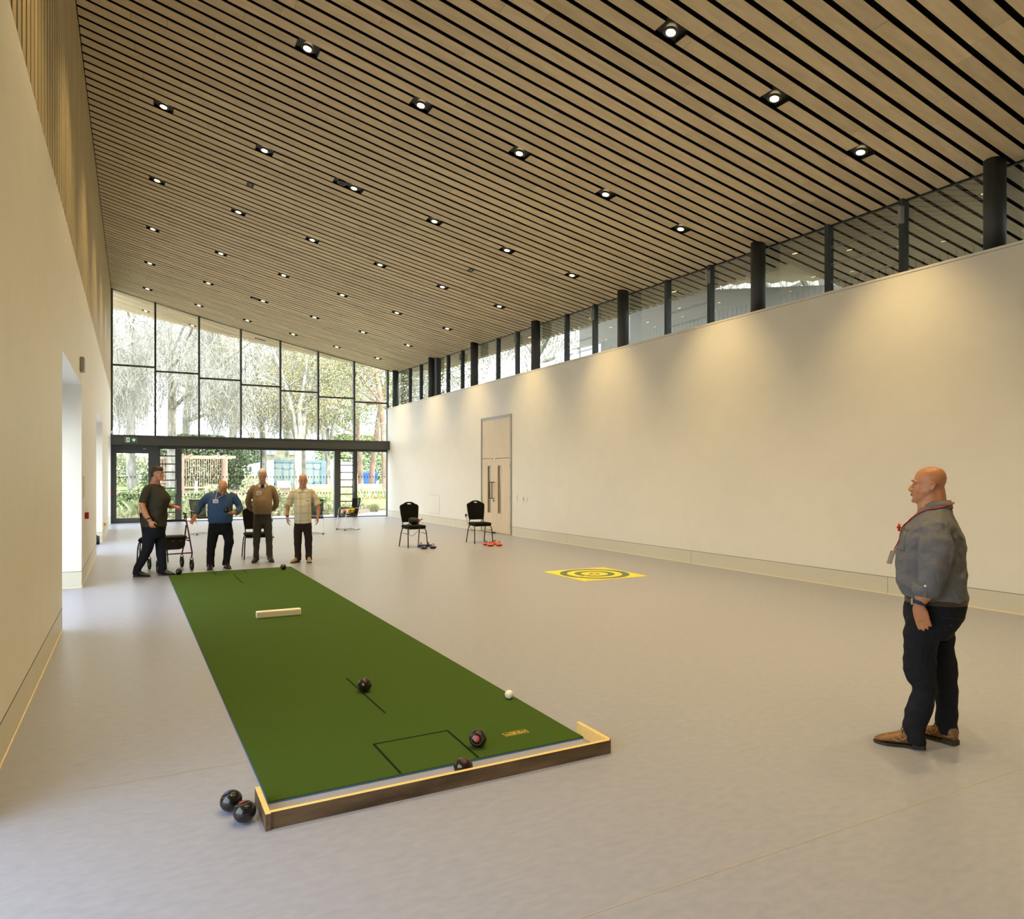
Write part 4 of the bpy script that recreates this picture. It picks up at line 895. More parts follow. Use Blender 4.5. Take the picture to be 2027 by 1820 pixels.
g=MB(); g.tube([(.258,-.048,.930),(.258,-.045,.960),(.260,-.038,.992)],[.0665,.0685,.068],20,ref=(1,0,0),rb=[.067,.071,.074]); g.build('rolled_cuff','shirt_greyblue',parent=top,smooth=True)
g=MB(); g.tube([(.330,-.050,.998),(.338,-.050,.998)],.007,10,ref=(0,0,1)); g.build('cuff_button','button',parent=top); MB().box(.327,.333,-.058,-.043,.935,1.008).build('cuff_tab','shirt_greyblue',parent=top)
g=MB(); g.tube([(.255,-.074,.903),(.255,-.080,.882)],[.037,.036],20,ref=(1,0,0)); wt=g.build('watch_strap','watch_blue',parent=e,smooth=True); g=MB(); g.T=Matrix.Translation((.262,-.112,.894)); g.rbox(-.014,.014,-.008,.004,-.018,.018,.004); g.build('watch_case','mid_grey',parent=wt)
tips=[]
g=MB(); g.tube([(.268+.0105*math.cos(t),-.062,.745+.004*math.sin(t)) for t in [0]],.001,4) if False else None
pts=[]; 
for i in range(13): t=2*PI*i/12; pts.append((.253+.0125*math.cos(t),-.061+.0125*math.sin(t),.775))
MB().tube(pts,.0022,6).build('ring','gold',parent=e,smooth=True)
# lanyard, badge, poppy, pockets: laid on the shirt surface
f=surf(top); fb=surf(cl_)
pl=[(.0,.105,1.462),(.05,.095,1.455),(.086,.055,1.445),(.100,.010,1.425),(.102,-.04,1.40),(.088,-.08,1.375),(.068,-.115,1.345),(.05,-.15,1.30),(.035,-.18,1.25),(.022,-.20,1.20),(.015,-.215,1.16)]
def dense(pts,n=4):
    o=[]
    for i in range(len(pts)-1):
        for k in range(n): o.append(Vector(pts[i]).lerp(Vector(pts[i+1]),k/n))
    return o+[Vector(pts[-1])]
def out(p):
    q=f(p,.006); return q if (q-p).length<.05 else p
for sx in (1,-1):
    P=[out(Vector((p.x*sx,p.y,p.z))) if p.z<1.43 else Vector((p.x*sx,p.y,p.z)) for p in dense(pl)]
    g=MB(); g.tube(P,.003,6,rb=.0055); ly=g.build('lanyard','lanyard_red',parent=e,smooth=True)
P0=f((.015,-.215,1.16),.012)
g=MB(); g.T=Matrix.Translation(P0)@Matrix.Rotation(R(40),4,'Z')@Matrix.Rotation(R(-20),4,'X'); g.box(-.020,.020,-.002,.002,-.085,.0); g.build('badge','badge_plastic',parent=e)
c=f((.075,-.19,1.315),.014); n_=f.n((.075,-.19,1.315)); g=MB()
for a in range(4): g.ell((c.x+.012*math.cos(a*PI/2+.5),c.y-.01,c.z+.012*math.sin(a*PI/2+.5)),(.014,.009,.014),10)
pp=g.build('poppy','poppy_red',parent=e,smooth=True); MB().ell((c.x,c.y-.018,c.z),(.006,.006,.006),8).build('poppy_centre','black',parent=pp); g=MB(); g.tube([c,f((.085,-.17,1.31),.004),f((.10,-.15,1.305),.004)],.004,6); g.build('poppy_stem','poppy_green',parent=pp)
patch(f,(.105,-.18,1.235),(.05,.02,0),(0,-.01,.062),8,8,.003,'chest_pocket','shirt_greyblue',top)
def seam(pts,name='seam',m_='mid_seam',r_=.0010,ff=None,par=None):
    ff=ff or f; g=MB(); g.tube([ff(p,.001) for p in dense(pts,3)],r_,5); g.build(name,m_,parent=par or top,smooth=True)
seam([(.235,.07,1.30),(.2,.15,1.27),(.1,.17,1.265),(0,.17,1.265)],'yoke_seam')
ft=surf(tr)
seam([(.18,.03,.80),(.17,.075,.80),(.14,.11,.795)],'pocket_seam','mid_seam2',.002,ft,tr); seam([(.19,-.10,.82),(.20,-.06,.76),(.20,-.01,.70)],'side_pocket_seam','mid_seam2',.002,ft,tr)
c=ft((.17,.085,.757),.002); MB().ell(c,(.008,.006,.008),10).build('pocket_button','mid_seam2',parent=tr,smooth=True)

# --- far men, facing the camera
def front_spec(**k):
    return k
def facing(x,y,off=0): return dirto(x,y,off)
# blue jumper, leaning forward
hT=headT((.045,-.315,1.425),pitch=R(52),sc=1.0)
blue=dict(sx=.94,x=1.36,y=13.42,rz=facing(1.36,13.42),label='bald man in a blue jumper leaning forward with one arm out, bowl in hand',head=hT,vox=.009,voxc=.012,lidded=True,
 neck=[(.035,-.24,1.40),(.02,-.17,1.36),(.0,-.10,1.32)],neckr=[.058,.066,.08],
 torso=[(.80,-.10,.12,.15),(.95,-.17,.08,.17),(1.1,-.24,.05,.175),(1.22,-.24,.02,.18),(1.3,-.22,-.02,.15)],
 armR=dict(p=[(-.17,-.10,1.27),(-.27,-.07,1.22),(-.35,-.05,1.10),(-.40,-.12,.99),(-.43,-.17,.92)],r=[.04,.045,.046,.038,.030],hand=((-.43,-.17,.92),(-.5,-.35,-.75),(.3,-.6,.2),-1,.25,1.0,1.6)),
 armL=dict(p=[(.21,-.12,1.27),(.30,-.10,1.17),(.335,-.10,1.06),(.28,-.24,.99),(.20,-.32,.99)],r=[.04,.045,.046,.040,.031],hand=((.20,-.32,.985),(-.85,-.5,.05),(0,-.1,1),-1,.45,1.0,1.)),
 skin='skin_tan',topmat='jumper_blue',trmat='trousers_black',shoemat='leather_black',
 top=[(.80,-.15,.13,.19),(.84,-.19,.13,.215),(.92,-.24,.12,.225),(1.02,-.27,.09,.222),(1.12,-.29,.06,.215),(1.20,-.285,.03,.215),(1.27,-.26,.01,.20),(1.32,-.22,-.03,.15),(1.36,-.20,-.07,.09)],
 sleeveR=dict(p=[(-.12,-.11,1.285),(-.20,-.10,1.26),(-.28,-.07,1.19),(-.345,-.05,1.10),(-.385,-.10,1.01),(-.415,-.145,.955)],r=[.07,.075,.068,.060,.050,.042]),
 sleeveL=dict(p=[(.15,-.12,1.285),(.23,-.11,1.25),(.30,-.10,1.16),(.338,-.10,1.06),(.30,-.20,1.005),(.245,-.28,.99)],r=[.07,.075,.068,.064,.056,.045]),
 hips=[(.60,-.10,.10,.15),(.68,-.13,.14,.20),(.76,-.14,.16,.205),(.84,-.14,.14,.19)],
 legR=dict(p=[(-.10,0,.74),(-.125,-.01,.60),(-.15,-.03,.44),(-.165,.0,.28),(-.17,.02,.12),(-.17,.01,.05)],r=[.105,.098,.082,.072,.068,.070]),
 legL=dict(p=[(.10,.02,.74),(.135,.0,.60),(.15,-.04,.46),(.13,.02,.30),(.11,.05,.14),(.10,.05,.07)],r=[.105,.098,.084,.072,.068,.068]),
 feet=[((-.165,.05),(-.185,-.21)),((.09,.08),(.16,-.16))])
e,body,top,tr=person(blue)
def badge(e,c,lx,neckw,mat='lanyard_white',w=.09,h=.065):
    c=surf(top)(c,.008)
    g=MB(); g.T=Matrix.Translation(c); g.box(-w/2,w/2,-.003,.003,-h/2,h/2); b=g.build('name_badge','badge_card',parent=e)
    g=MB(); g.T=Matrix.Translation(c); g.box(-w*.3,w*.3,-.0045,-.003,-.004,.012); g.box(-w*.38,w*.38,-.0045,-.003,-.022,-.016); g.build('badge_print','badge_ink',parent=b)
badge(e,(-.085,-.325,1.19),0,0)
g=MB(); g.tube([(-.085,-.315,1.225),(-.07,-.29,1.28),(-.06,-.24,1.33),(-.04,-.16,1.38)],.003,5); g.tube([(-.085,-.315,1.225),(-.0,-.31,1.27),(.09,-.26,1.31),(.10,-.2,1.35)],.003,5); g.build('lanyard','lanyard_white',parent=e)
e2=bowl((0,0,0),.108,'black bowl held against the stomach of the man in blue','bowl_black',None,(.2,-.6,.7)); e2.location=loc_in(1.36,13.42,blue['rz'],(.105,-.405,1.045))
# brown jumper
hT=headT((.0,-.055,1.625),pitch=R(16),sc=1.06)
X,Y=2.17,14.10
brown=dict(sx=.89,x=X,y=Y,rz=facing(X,Y),label='white-haired man in a brown jumper standing with hands behind his back',head=hT,vox=.009,voxc=.012,lidded=True,jowl=1.05,
 neck=[(0,-.03,1.56),(0,-.01,1.50),(0,.01,1.43)],neckr=[.06,.068,.085],
 torso=[(.85,-.12,.13,.16),(1.0,-.17,.14,.18),(1.2,-.17,.13,.18),(1.35,-.12,.11,.17),(1.42,-.08,.09,.12)],
 armR=dict(p=[(-.18,.02,1.39),(-.25,.04,1.28),(-.29,.07,1.13),(-.22,.16,1.03),(-.10,.20,.97)],r=[.042,.048,.05,.04,.032],hand=((-.09,.20,.965),(1,.1,-.25),(0,1,0),1,.5,.95,1.)),
 armL=dict(p=[(.18,.02,1.39),(.25,.04,1.28),(.29,.07,1.13),(.22,.17,1.03),(.10,.22,.99)],r=[.042,.048,.05,.04,.032],hand=((.09,.225,.985),(-1,.1,-.25),(0,1,0),-1,.5,.95,1.)),
 skin='skin_pale',topmat='jumper_brown',trmat='trousers_grey',shoemat='leather_black',
 top=[(.905,-.16,.15,.165),(.93,-.19,.155,.185),(.98,-.215,.155,.195),(1.08,-.235,.15,.20),(1.17,-.225,.14,.195),(1.27,-.185,.13,.19),(1.35,-.15,.125,.185),(1.42,-.11,.11,.16),(1.455,-.08,.095,.12),(1.475,-.065,.08,.09)],
 sleeveR=dict(p=[(-.13,.015,1.405),(-.19,.02,1.375),(-.245,.04,1.28),(-.285,.06,1.16),(-.28,.10,1.06),(-.22,.15,1.0),(-.15,.18,.97)],r=[.065,.075,.070,.064,.058,.052,.045]),
 sleeveL=dict(p=[(.13,.015,1.405),(.19,.02,1.375),(.245,.04,1.28),(.285,.06,1.16),(.28,.10,1.06),(.22,.15,1.0),(.15,.19,.98)],r=[.065,.075,.070,.064,.058,.052,.045]),
 hips=[(.72,-.11,.12,.15),(.80,-.13,.14,.178),(.90,-.14,.145,.178),(.96,-.14,.14,.165)],
 legR=dict(p=[(-.085,0,.84),(-.10,-.01,.68),(-.115,-.015,.50),(-.12,.01,.32),(-.125,.02,.16),(-.125,.02,.05)],r=[.095,.092,.078,.066,.058,.060]),
 legL=dict(p=[(.085,0,.84),(.105,-.01,.68),(.125,-.015,.50),(.14,.01,.32),(.15,.02,.16),(.155,.02,.05)],r=[.095,.092,.078,.066,.058,.060]),
 feet=[((-.125,.06),(-.19,-.19)),((.155,.06),(.20,-.19))])
e,body,top,tr=person(brown)
g=MB(); g.T=hT; n=22; rg=[]
for (z,hw,yf,yb) in [(.085,.073,.03,.080),(.11,.077,.015,.090),(.14,.0805,.0,.098),(.165,.082,-.050,.102),(.185,.080,-.080,.099),(.205,.073,-.078,.088),(.225,.060,-.058,.070),(.240,.040,-.03,.045),(.247,.015,-.005,.018)]:
    c=(yf+yb)/2; h=(yb-yf)/2; rg.append([(hw*math.cos(2*PI*j/n),c+h*math.sin(2*PI*j/n),z) for j in range(n)])
g.rings(rg); g.build('hair','hair_white',parent=e,remesh=.009,sm=3)
cl_=collar(e,(0,.0),.092,.088,1.44,1.50,'shirt_white',dip=.03,open_=.5)
g=MB(); 
for s in (-1,1): g.add([(s*.02,-.118,1.455),(s*.085,-.095,1.50),(s*.09,-.105,1.445),(s*.055,-.135,1.395),(s*.02,-.11,1.45),(s*.055,-.125,1.40)],[(0,1,2,3)])
g.build('collar_points','shirt_white',parent=e); MB().prism([(-.035,1.46),(.035,1.46),(.012,1.40),(-.012,1.40)],-.131,-.118).build('tie','black',parent=e)
badge(e,(-.075,-.20,1.31),0,0,w=.11,h=.08); g=MB(); g.tube([(-.075,-.195,1.35),(-.085,-.15,1.42),(-.085,-.09,1.47)],.003,5); g.build('lanyard','lanyard_white',parent=e)
# checked polo
hT=headT((.005,-.03,1.525),pitch=R(4),sc=1.02)
X,Y=2.83,13.68
polo=dict(sx=.90,x=X,y=Y,rz=facing(X,Y),label='bald man in a cream checked polo shirt with arms hanging by his sides',head=hT,vox=.009,voxc=.012,jowl=1.12,fat=1.05,lidded=True,
 neck=[(0,-.0,1.46),(0,.01,1.41),(0,.015,1.35)],neckr=[.066,.074,.09],
 torso=[(.78,-.12,.13,.15),(1.0,-.17,.13,.16),(1.2,-.14,.12,.165),(1.3,-.10,.1,.15),(1.36,-.07,.09,.10)],
 armR=dict(p=[(-.17,.01,1.33),(-.25,.01,1.2),(-.30,.0,1.05),(-.31,-.03,.92),(-.305,-.05,.86)],r=[.036,.044,.044,.036,.029],hand=((-.305,-.05,.85),(.08,-.1,-1),(1,.3,0),1,.3,1.05,1.2)),
 armL=dict(p=[(.17,.01,1.33),(.25,.01,1.2),(.305,.0,1.05),(.315,-.03,.92),(.30,-.05,.86)],r=[.036,.044,.044,.036,.029],hand=((.30,-.05,.85),(-.02,-.1,-1),(-1,.3,0),-1,.3,1.05,1.2)),
 skin='skin_ruddy',topmat='polo_check',topname='polo_shirt',trmat='trousers_brown',shoemat='suede_tan',
 top=[(.735,-.165,.16,.160),(.76,-.17,.16,.172),(.85,-.185,.155,.172),(.97,-.20,.15,.174),(1.08,-.195,.14,.172),(1.18,-.165,.13,.175),(1.27,-.135,.12,.18),(1.33,-.11,.11,.165),(1.37,-.085,.10,.125),(1.39,-.07,.09,.095)],
 sleeveR=dict(p=[(-.13,.01,1.325),(-.18,.01,1.31),(-.235,.01,1.22),(-.275,.005,1.12),(-.295,.0,1.07)],r=[.065,.072,.074,.078,.080]),
 sleeveL=dict(p=[(.13,.01,1.325),(.18,.01,1.31),(.235,.01,1.22),(.278,.005,1.12),(.30,.0,1.07)],r=[.065,.072,.074,.078,.080]),
 hips=[(.60,-.10,.11,.14),(.68,-.12,.14,.168),(.78,-.13,.14,.168),(.86,-.13,.13,.155)],
 legR=dict(p=[(-.085,0,.74),(-.095,-.01,.58),(-.10,-.01,.42),(-.10,.01,.28),(-.095,.02,.15),(-.095,.02,.055)],r=[.092,.088,.080,.072,.068,.068]),
 legL=dict(p=[(.085,0,.74),(.10,-.01,.58),(.115,-.01,.42),(.12,.01,.28),(.122,.02,.15),(.122,.02,.055)],r=[.092,.088,.080,.072,.068,.068]),
 feet=[((-.07,.05),(-.235,-.12)),((.12,.06),(.135,-.20))])
e,body,top,tr=person(polo)
g=MB(); 
for s in (-1,1): g.add([(s*.008,-.110,1.335),(s*.085,-.06,1.41),(s*.115,-.075,1.365),(s*.085,-.125,1.325)],[(0,1,2,3)]); g.add([(s*.008,-.114,1.332),(s*.085,-.064,1.414),(s*.118,-.08,1.363),(s*.088,-.132,1.321)],[(0,1,2,3)])
g.build('collar','shirt_white',parent=top); MB().ell((0,-.125,1.315),(.006,.004,.006),8).build('collar_button','black',parent=top)
badge(e,(.105,-.172,1.17),0,0,w=.10,h=.085); g=MB(); g.tube([(.10,-.165,1.215),(.115,-.15,1.28),(.10,-.10,1.37)],.003,5); g.build('lanyard','lanyard_white',parent=e)
g=MB(); g.tube([(-.306,-.044,.885),(-.306,-.048,.865)],.036,14,ref=(1,0,0)); wt=g.build('watch_strap','black',parent=e,smooth=True)
MB().tube([(-.325,-.05,.895),(-.335,-.055,.875)],.014,10).build('watch_face','chrome',parent=wt)
# black bag hook beside him is the chair behind; glasses held in hand
# woman walking, profile to the right
hT=headT((.0,-.03,1.655),pitch=R(3),sc=.95)
X,Y=.33,12.90
wo=dict(sx=.94,x=X,y=Y,rz=R(62),label='person with short dark hair in an olive t-shirt walking, leftmost of the group',head=hT,vox=.009,voxc=.012,
 neck=[(0,.0,1.59),(0,.015,1.53),(0,.02,1.47)],neckr=[.052,.058,.075],
 torso=[(.85,-.12,.15,.16),(1.05,-.14,.14,.16),(1.25,-.16,.12,.16),(1.40,-.09,.1,.15),(1.46,-.05,.08,.10)],
 armR=dict(p=[(-.16,.05,1.42),(-.22,.08,1.28),(-.25,.09,1.14),(-.26,.03,1.0),(-.26,-.03,.92)],r=[.055,.056,.050,.042,.032],hand=((-.26,-.035,.91),(0,-.35,-.9),(1,0,0),1,.5,.98,1.)),
 armL=dict(p=[(.16,.0,1.42),(.21,-.02,1.30),(.23,-.03,1.18),(.20,-.16,1.12),(.15,-.24,1.12)],r=[.055,.052,.047,.040,.031],hand=((.15,-.24,1.12),(-.5,-1,0),(0,0,-1),1,.4,.98,1.)),
 skin='skin_tan',topmat='tee_olive',topname='t_shirt',trmat='jean_navy',shoemat='leather_black',brow='brow',
 top=[(.80,-.16,.20,.185),(.83,-.165,.205,.195),(.95,-.155,.20,.19),(1.08,-.165,.165,.18),(1.18,-.205,.145,.18),(1.25,-.225,.135,.18),(1.32,-.195,.13,.18),(1.39,-.13,.12,.175),(1.45,-.08,.11,.13),(1.49,-.055,.085,.085)],
 sleeveR=dict(p=[(-.12,.03,1.435),(-.17,.045,1.41),(-.205,.065,1.33),(-.225,.08,1.24),(-.235,.088,1.19)],r=[.06,.066,.068,.068,.068]),
 sleeveL=dict(p=[(.12,.015,1.435),(.17,.0,1.41),(.20,-.01,1.34),(.215,-.025,1.25)],r=[.06,.066,.066,.066]),
 hips=[(.62,-.10,.12,.15),(.70,-.13,.19,.185),(.78,-.13,.20,.19),(.88,-.12,.18,.175)],
 legR=dict(p=[(-.09,.04,.76),(-.10,.06,.60),(-.10,.09,.44),(-.10,.16,.28),(-.10,.24,.13),(-.10,.25,.06)],r=[.10,.098,.082,.070,.062,.064]),
 legL=dict(p=[(.09,-.0,.76),(.09,-.03,.60),(.09,-.05,.45),(.09,-.06,.28),(.09,-.075,.14),(.09,-.08,.06)],r=[.10,.095,.080,.068,.060,.062]),
 feet=[((-.10,.30),(-.10,.04)),((.085,-.02),(.09,-.28))])
e,body,top,tr=person(wo)
g=MB(); g.T=hT; rg=[]; n=22
for (z,hw,yf,yb) in [(.06,.060,.045,.085),(.09,.074,.03,.100),(.12,.079,.02,.108),(.15,.083,-.05,.112),(.172,.083,-.094,.110),(.195,.080,-.096,.102),(.220,.070,-.080,.090),(.240,.052,-.05,.068),(.252,.025,-.01,.03)]:
    c=(yf+yb)/2; h=(yb-yf)/2; rg.append([(hw*math.cos(2*PI*j/n),c+h*math.sin(2*PI*j/n),z) for j in range(n)])
g.rings(rg); g.build('hair','hair_dark',parent=e,remesh=.009,sm=3)
g=MB(); g.tube([(-.26,-.012,.955),(-.26,-.02,.935)],.040,14,ref=(1,0,0)); g.build('wristband','black',parent=e,smooth=True)
MB().rbox(.07,.13,-.37,-.30,1.09,1.11,.006).build('held_card','ball_red',parent=e)

# ------------------------------------------------------------------ outdoors
def gz(Y): return min(.6,max(0,.026*(Y-31)))
g=MB(); ys=[28.05,31,36,42,48,54,60,90,140]
g.rings([[(-60,y,gz(y)-.4),(90,y,gz(y)-.4),(90,y,gz(y)-.02),(-60,y,gz(y)-.02)] for y in ys]); o=g.build('garden_ground','soil'); struct(o,'planting soil of the garden beyond the end glazing','ground')
o=MB().box(-60,-2.2,-20,28.05,-.3,-.02).build('side_ground','paving'); struct(o,'pale ground outside the left wall windows','ground')
g=MB(); g.box(-6,14,28.05,30.0,-.15,.0); o=g.build('terrace_paving','paving'); struct(o,'strip of pale paving just outside the end glazing','ground')
g=MB()
def flat(pts,dz=.0):
    g.add([(x,y,gz(y)+dz) for x,y in pts],[tuple(range(len(pts)))])
for i in range(12):
    y0,y1=33+i*1.2,33+(i+1)*1.2; a=lambda y:10.2+ (y-33)*.12; b=60
    flat([(a(y0),y0),(b,y0),(b,y1),(a(y1),y1)],.005)
o=g.build('lawn','lawn_grass'); struct(o,'bright lawn outside the right-hand end pane','ground')
g=MB(); flat([(8.6,30),(9.5,31.2),(12,32.4),(30,33.2),(60,33.2),(60,30),(8.6,30)],.012); o=g.build('garden_path','gravel'); struct(o,'pale path curving past the right-hand end pane','ground')
g=MB()
for (y0,y1) in ((58,66),(66,76),(76,90),(90,130)): flat([(-40,y0),(4 if y0<70 else 70,y0),(4 if y0<70 else 70,y1),(-40,y1)],.01)
o=g.build('far_lawn','lawn_grass'); struct(o,'sunny grass beyond the planting at the left','ground')

rnd=random.Random(11)
def leaf_quad(mb,p,s,up=.0,mi=0):
    d=Vector((rnd.gauss(0,1),rnd.gauss(0,1),rnd.gauss(0,1)+up)); d.normalize(); u=d.orthogonal().normalized()*s; v=d.cross(u.normalized())*s*.6
    p=Vector(p); mb.v.extend([tuple(p-u-v),tuple(p+u-v),tuple(p+u+v),tuple(p-u+v)]); b=len(mb.v)-4; mb.f.append([b,b+1,b+2,b+3]); mb.m.append(mi)
def blade(mb,p,h,lean,w,mi=0):
    p=Vector(p); a=rnd.uniform(0,2*PI); c=Vector((math.cos(a),math.sin(a),0)); k=Vector((rnd.gauss(0,1),rnd.gauss(0,1),0))*lean*h
    m_=p+Vector((0,0,h*.6))+k*.4; t=p+Vector((0,0,h))+k
    mb.v.extend([tuple(p-c*w),tuple(p+c*w),tuple(m_+c*w*.7),tuple(t),tuple(m_-c*w*.7)]); b=len(mb.v)-5; mb.f.append([b,b+1,b+2,b+3,b+4]); mb.m.append(mi)
def raw(mb,name,mats,parent=None):
    me=bpy.data.meshes.new(name); me.from_pydata(mb.v,[],mb.f)
    for a in ([mats] if isinstance(mats,str) else mats): me.materials.append(M[a])
    me.polygons.foreach_set('material_index',mb.m); me.update(); o=bpy.data.objects.new(name,me); COL.objects.link(o)
    if parent: o.parent=parent
    return o
# ground cover planting
g=MB()
for i in range(15000):
    y=30.1+abs(rnd.gauss(0,1))*6.5; x=rnd.uniform(-3.5,10.0+max(0,(y-33))*.12)
    if y>50 or (x>8.3 and y<33.5): continue
    h=rnd.choice((.15,.25,.35,.5))*rnd.uniform(.6,1.3)
    if y<31: h*=.4
    if rnd.random()<.5: blade(g,(x,y,gz(y)-.02),h,.35,.02)
    else: leaf_quad(g,(x,y,gz(y)+rnd.uniform(0,h*.6)),rnd.uniform(.04,.08))
for i in range(5000):
    x=rnd.uniform(9.5,24); y=rnd.uniform(42,47); h=rnd.uniform(.2,.6); blade(g,(x,y,gz(y)),h,.35,.03)
tag(raw(g,'ground_cover_planting','plant_mix'),'mixed low planting and grasses in the beds outside the end glazing','plants',kind='stuff')
g=MB()
for i in range(3000):
    y=rnd.uniform(29.9,34); x=rnd.uniform(-2.5,9); leaf_quad(g,(x,y,gz(y)+.01),rnd.uniform(.02,.05),3)
for i in range(1500):
    x=rnd.uniform(9.5,24); y=rnd.uniform(40.5,42.5); leaf_quad(g,(x,y,gz(y)+.03),rnd.uniform(.03,.07),3)
tag(raw(g,'fallen_leaves','leaf_litter'),'brown fallen leaves scattered along the planting beds','leaves',kind='stuff')
def shrub(x,y,rx,ry,h,n,mat,label,blades=False,s=.045,cat='shrub'):
    n=int(n*(1.8 if s<.1 else 1)); 
    e=empty('garden_shrub',(x,y,gz(y))); tag(e,label,cat); g=MB()
    for i in range(n):
        a=rnd.uniform(0,2*PI); r=rnd.random()**.5; z=rnd.random()
        if blades: blade(g,(rx*r*.5*math.cos(a),ry*r*.5*math.sin(a),0),h*rnd.uniform(.6,1.1),.35,.018)
        else:
            k=math.sqrt(max(0,1-(z*1.0-.1)**2)); leaf_quad(g,(rx*r*k*math.cos(a),ry*r*k*math.sin(a),h*z),s*rnd.uniform(.6,1.3))
    raw(g,'foliage',mat,e); MB().tube([(0,0,-.05),(0.02,0,h*.6)],.02,6).build('stem','bark_grey',parent=e)
shrub(-.25,34.2,.55,.5,.85,900,'plant_green','leafy green shrub seen through the left half of the exit door')
shrub(.35,35.5,.8,.6,1.0,1100,'plant_mix','feathery shrub seen through the right half of the exit door')
shrub(.3,31.6,.5,.45,.65,260,'plant_mix','pale tufted grass clump low in the exit door glass',True,cat='grass')
shrub(1.5,37,.7,.6,.9,800,'plant_green','green shrub seen through the left-hand louvre')
shrub(2.7,36,.8,.6,.75,900,'plant_mix','mixed shrub below the tall bollard')
shrub(3.6,38,.8,.6,1.0,900,'leaf_bud','yellow-green bush right of the bollards')
shrub(6.4,44,1.0,.8,1.35,900,'leaf_bud','round yellow bush to the left of the white-haired man')
shrub(5.9,36,.9,.7,.8,900,'plant_mix','grassy shrub between the brown jumper and the checked shirt men')
shrub(8.0,34.8,.8,.6,.55,700,'plant_green','low green shrub right of the man in the checked shirt')
shrub(9.6,31.2,.35,.3,.4,200,'plant_mix','small tuft behind the mesh chair with the football',True,cat='grass')
# trees
def tree_mesh(seed,H,r,levels,spread,twig,droop=0.,nchild=(3,4),trunk_frac=.3,fork=False,lean=(0,0),clear=3.5):
    rn=random.Random(seed); g=MB(); tips=[]
    def seg(p,q,r0,r1,n):
        d=(q-p); L_=d.length; 
        if L_<1e-5: return
        d/=L_; u=d.orthogonal().normalized(); w=d.cross(u); b=len(g.v)
        for (c,rr) in ((p,r0),(q,r1)):
            for j in range(n): a=2*PI*j/n; g.v.append(tuple(c+u*(rr*math.cos(a))+w*(rr*math.sin(a))))
        for j in range(n): g.f.append([b+j,b+(j+1)%n,b+n+(j+1)%n,b+n+j]); g.m.append(0)
    def grow(p,d,L_,r0,lev):
        n=7 if lev==0 else (5 if lev==1 else 3); k=5 if lev<2 else 3; pts=[(p,r0)]; r1=max(twig,r0*(.62 if lev==0 else .45))
        for i in range(k):
            d=(d+Vector((rn.gauss(0,1),rn.gauss(0,1),rn.gauss(0,.6)))*(.05+.07*lev)+Vector((0,0,-droop*lev*.18 if lev>1 else .05))).normalized()
            q=p+d*(L_/k); rr=r0+(r1-r0)*(i+1)/k; seg(p,q,pts[-1][1],rr,n); p=q; pts.append((p,rr))
        if lev>=levels or (lev>1 and p.z<clear*rn.uniform(.6,1.5)): tips.append(p) if p.z>clear*.7 else None; return
        nc=rn.randint(*nchild)+(2 if lev==0 else 0)
        for c in range(nc):
            t=(trunk_frac if lev==0 else .25)+(1-(trunk_frac if lev==0 else .25))*((c+rn.random())/nc); i=min(k,int(t*k+.5)); bp,br=pts[i]
            a=rn.uniform(0,2*PI); o=d.orthogonal().normalized(); o=Matrix.Rotation(a,3,d)@o
            nd=(d*(1-spread*.55)+o*spread*rn.uniform(.7,1.2)).normalized(); grow(bp,nd,L_*rn.uniform(.48,.64),br*.52,lev+1)
    d0=Vector((lean[0],lean[1],1)).normalized()
    if fork:
        for a in (0,2.3,4.2): grow(Vector((0,0,H*.12)),(d0+Vector((math.cos(a),math.sin(a),0))*.28).normalized(),H*.36,r*.7,1)
        g2p=Vector((0,0,0)); seg(g2p,Vector((0,0,H*.14)),r,r*.9,8)
    else: grow(Vector((0,0,-.1)),d0,H*.52,r,0)
    return g,tips
def mesh_of(g,name,mat):
    me=bpy.data.meshes.new(name); me.from_pydata(g.v,[],g.f); me.materials.append(M[mat]); me.polygons.foreach_set('use_smooth',[True]*len(g.f)); me.update(); return me
def leaves_mesh(tips,n,s,spread,mat,name):
    g=MB(); 
    for i in range(n):
        t=rnd.choice(tips); leaf_quad(g,(t.x+rnd.gauss(0,spread),t.y+rnd.gauss(0,spread),t.z+rnd.gauss(0,spread*.7)),s*rnd.uniform(.6,1.3))
    return mesh_of(g,name,mat)
pro={}
for key,args,bark in (('bare',dict(seed=5,H=27,r=.30,levels=5,spread=.95,twig=.013,droop=.8,nchild=(5,6),clear=4.2),'bark_grey'),('weep',dict(seed=9,H=26,r=.33,levels=5,spread=.95,twig=.012,droop=1.9,nchild=(5,6),clear=4.6),'bark_pale'),
        ('fork',dict(seed=21,H=21,r=.27,levels=5,spread=.85,twig=.014,droop=.3,fork=True,nchild=(4,5),clear=4),'bark_grey'),('pine',dict(seed=33,H=25,r=.30,levels=3,spread=1.0,twig=.03,droop=.2,trunk_frac=.55,nchild=(5,6)),'bark_pine')):
    g,tips=tree_mesh(**args); pro[key]=(mesh_of(g,'branches',bark),tips)
lv={'bare':leaves_mesh(pro['bare'][1],3500,.028,.3,'leaf_bud','leaves'),'weep':leaves_mesh(pro['weep'][1],2500,.028,.3,'leaf_bud','leaves'),'fork':leaves_mesh(pro['fork'][1],9000,.036,.40,'leaf_yellow','leaves'),'pine':leaves_mesh(pro['pine'][1],12000,.07,.6,'leaf_pine','leaves')}
NAMES={'bare':'bare_tree','weep':'weeping_tree','fork':'autumn_tree','pine':'pine_tree'}
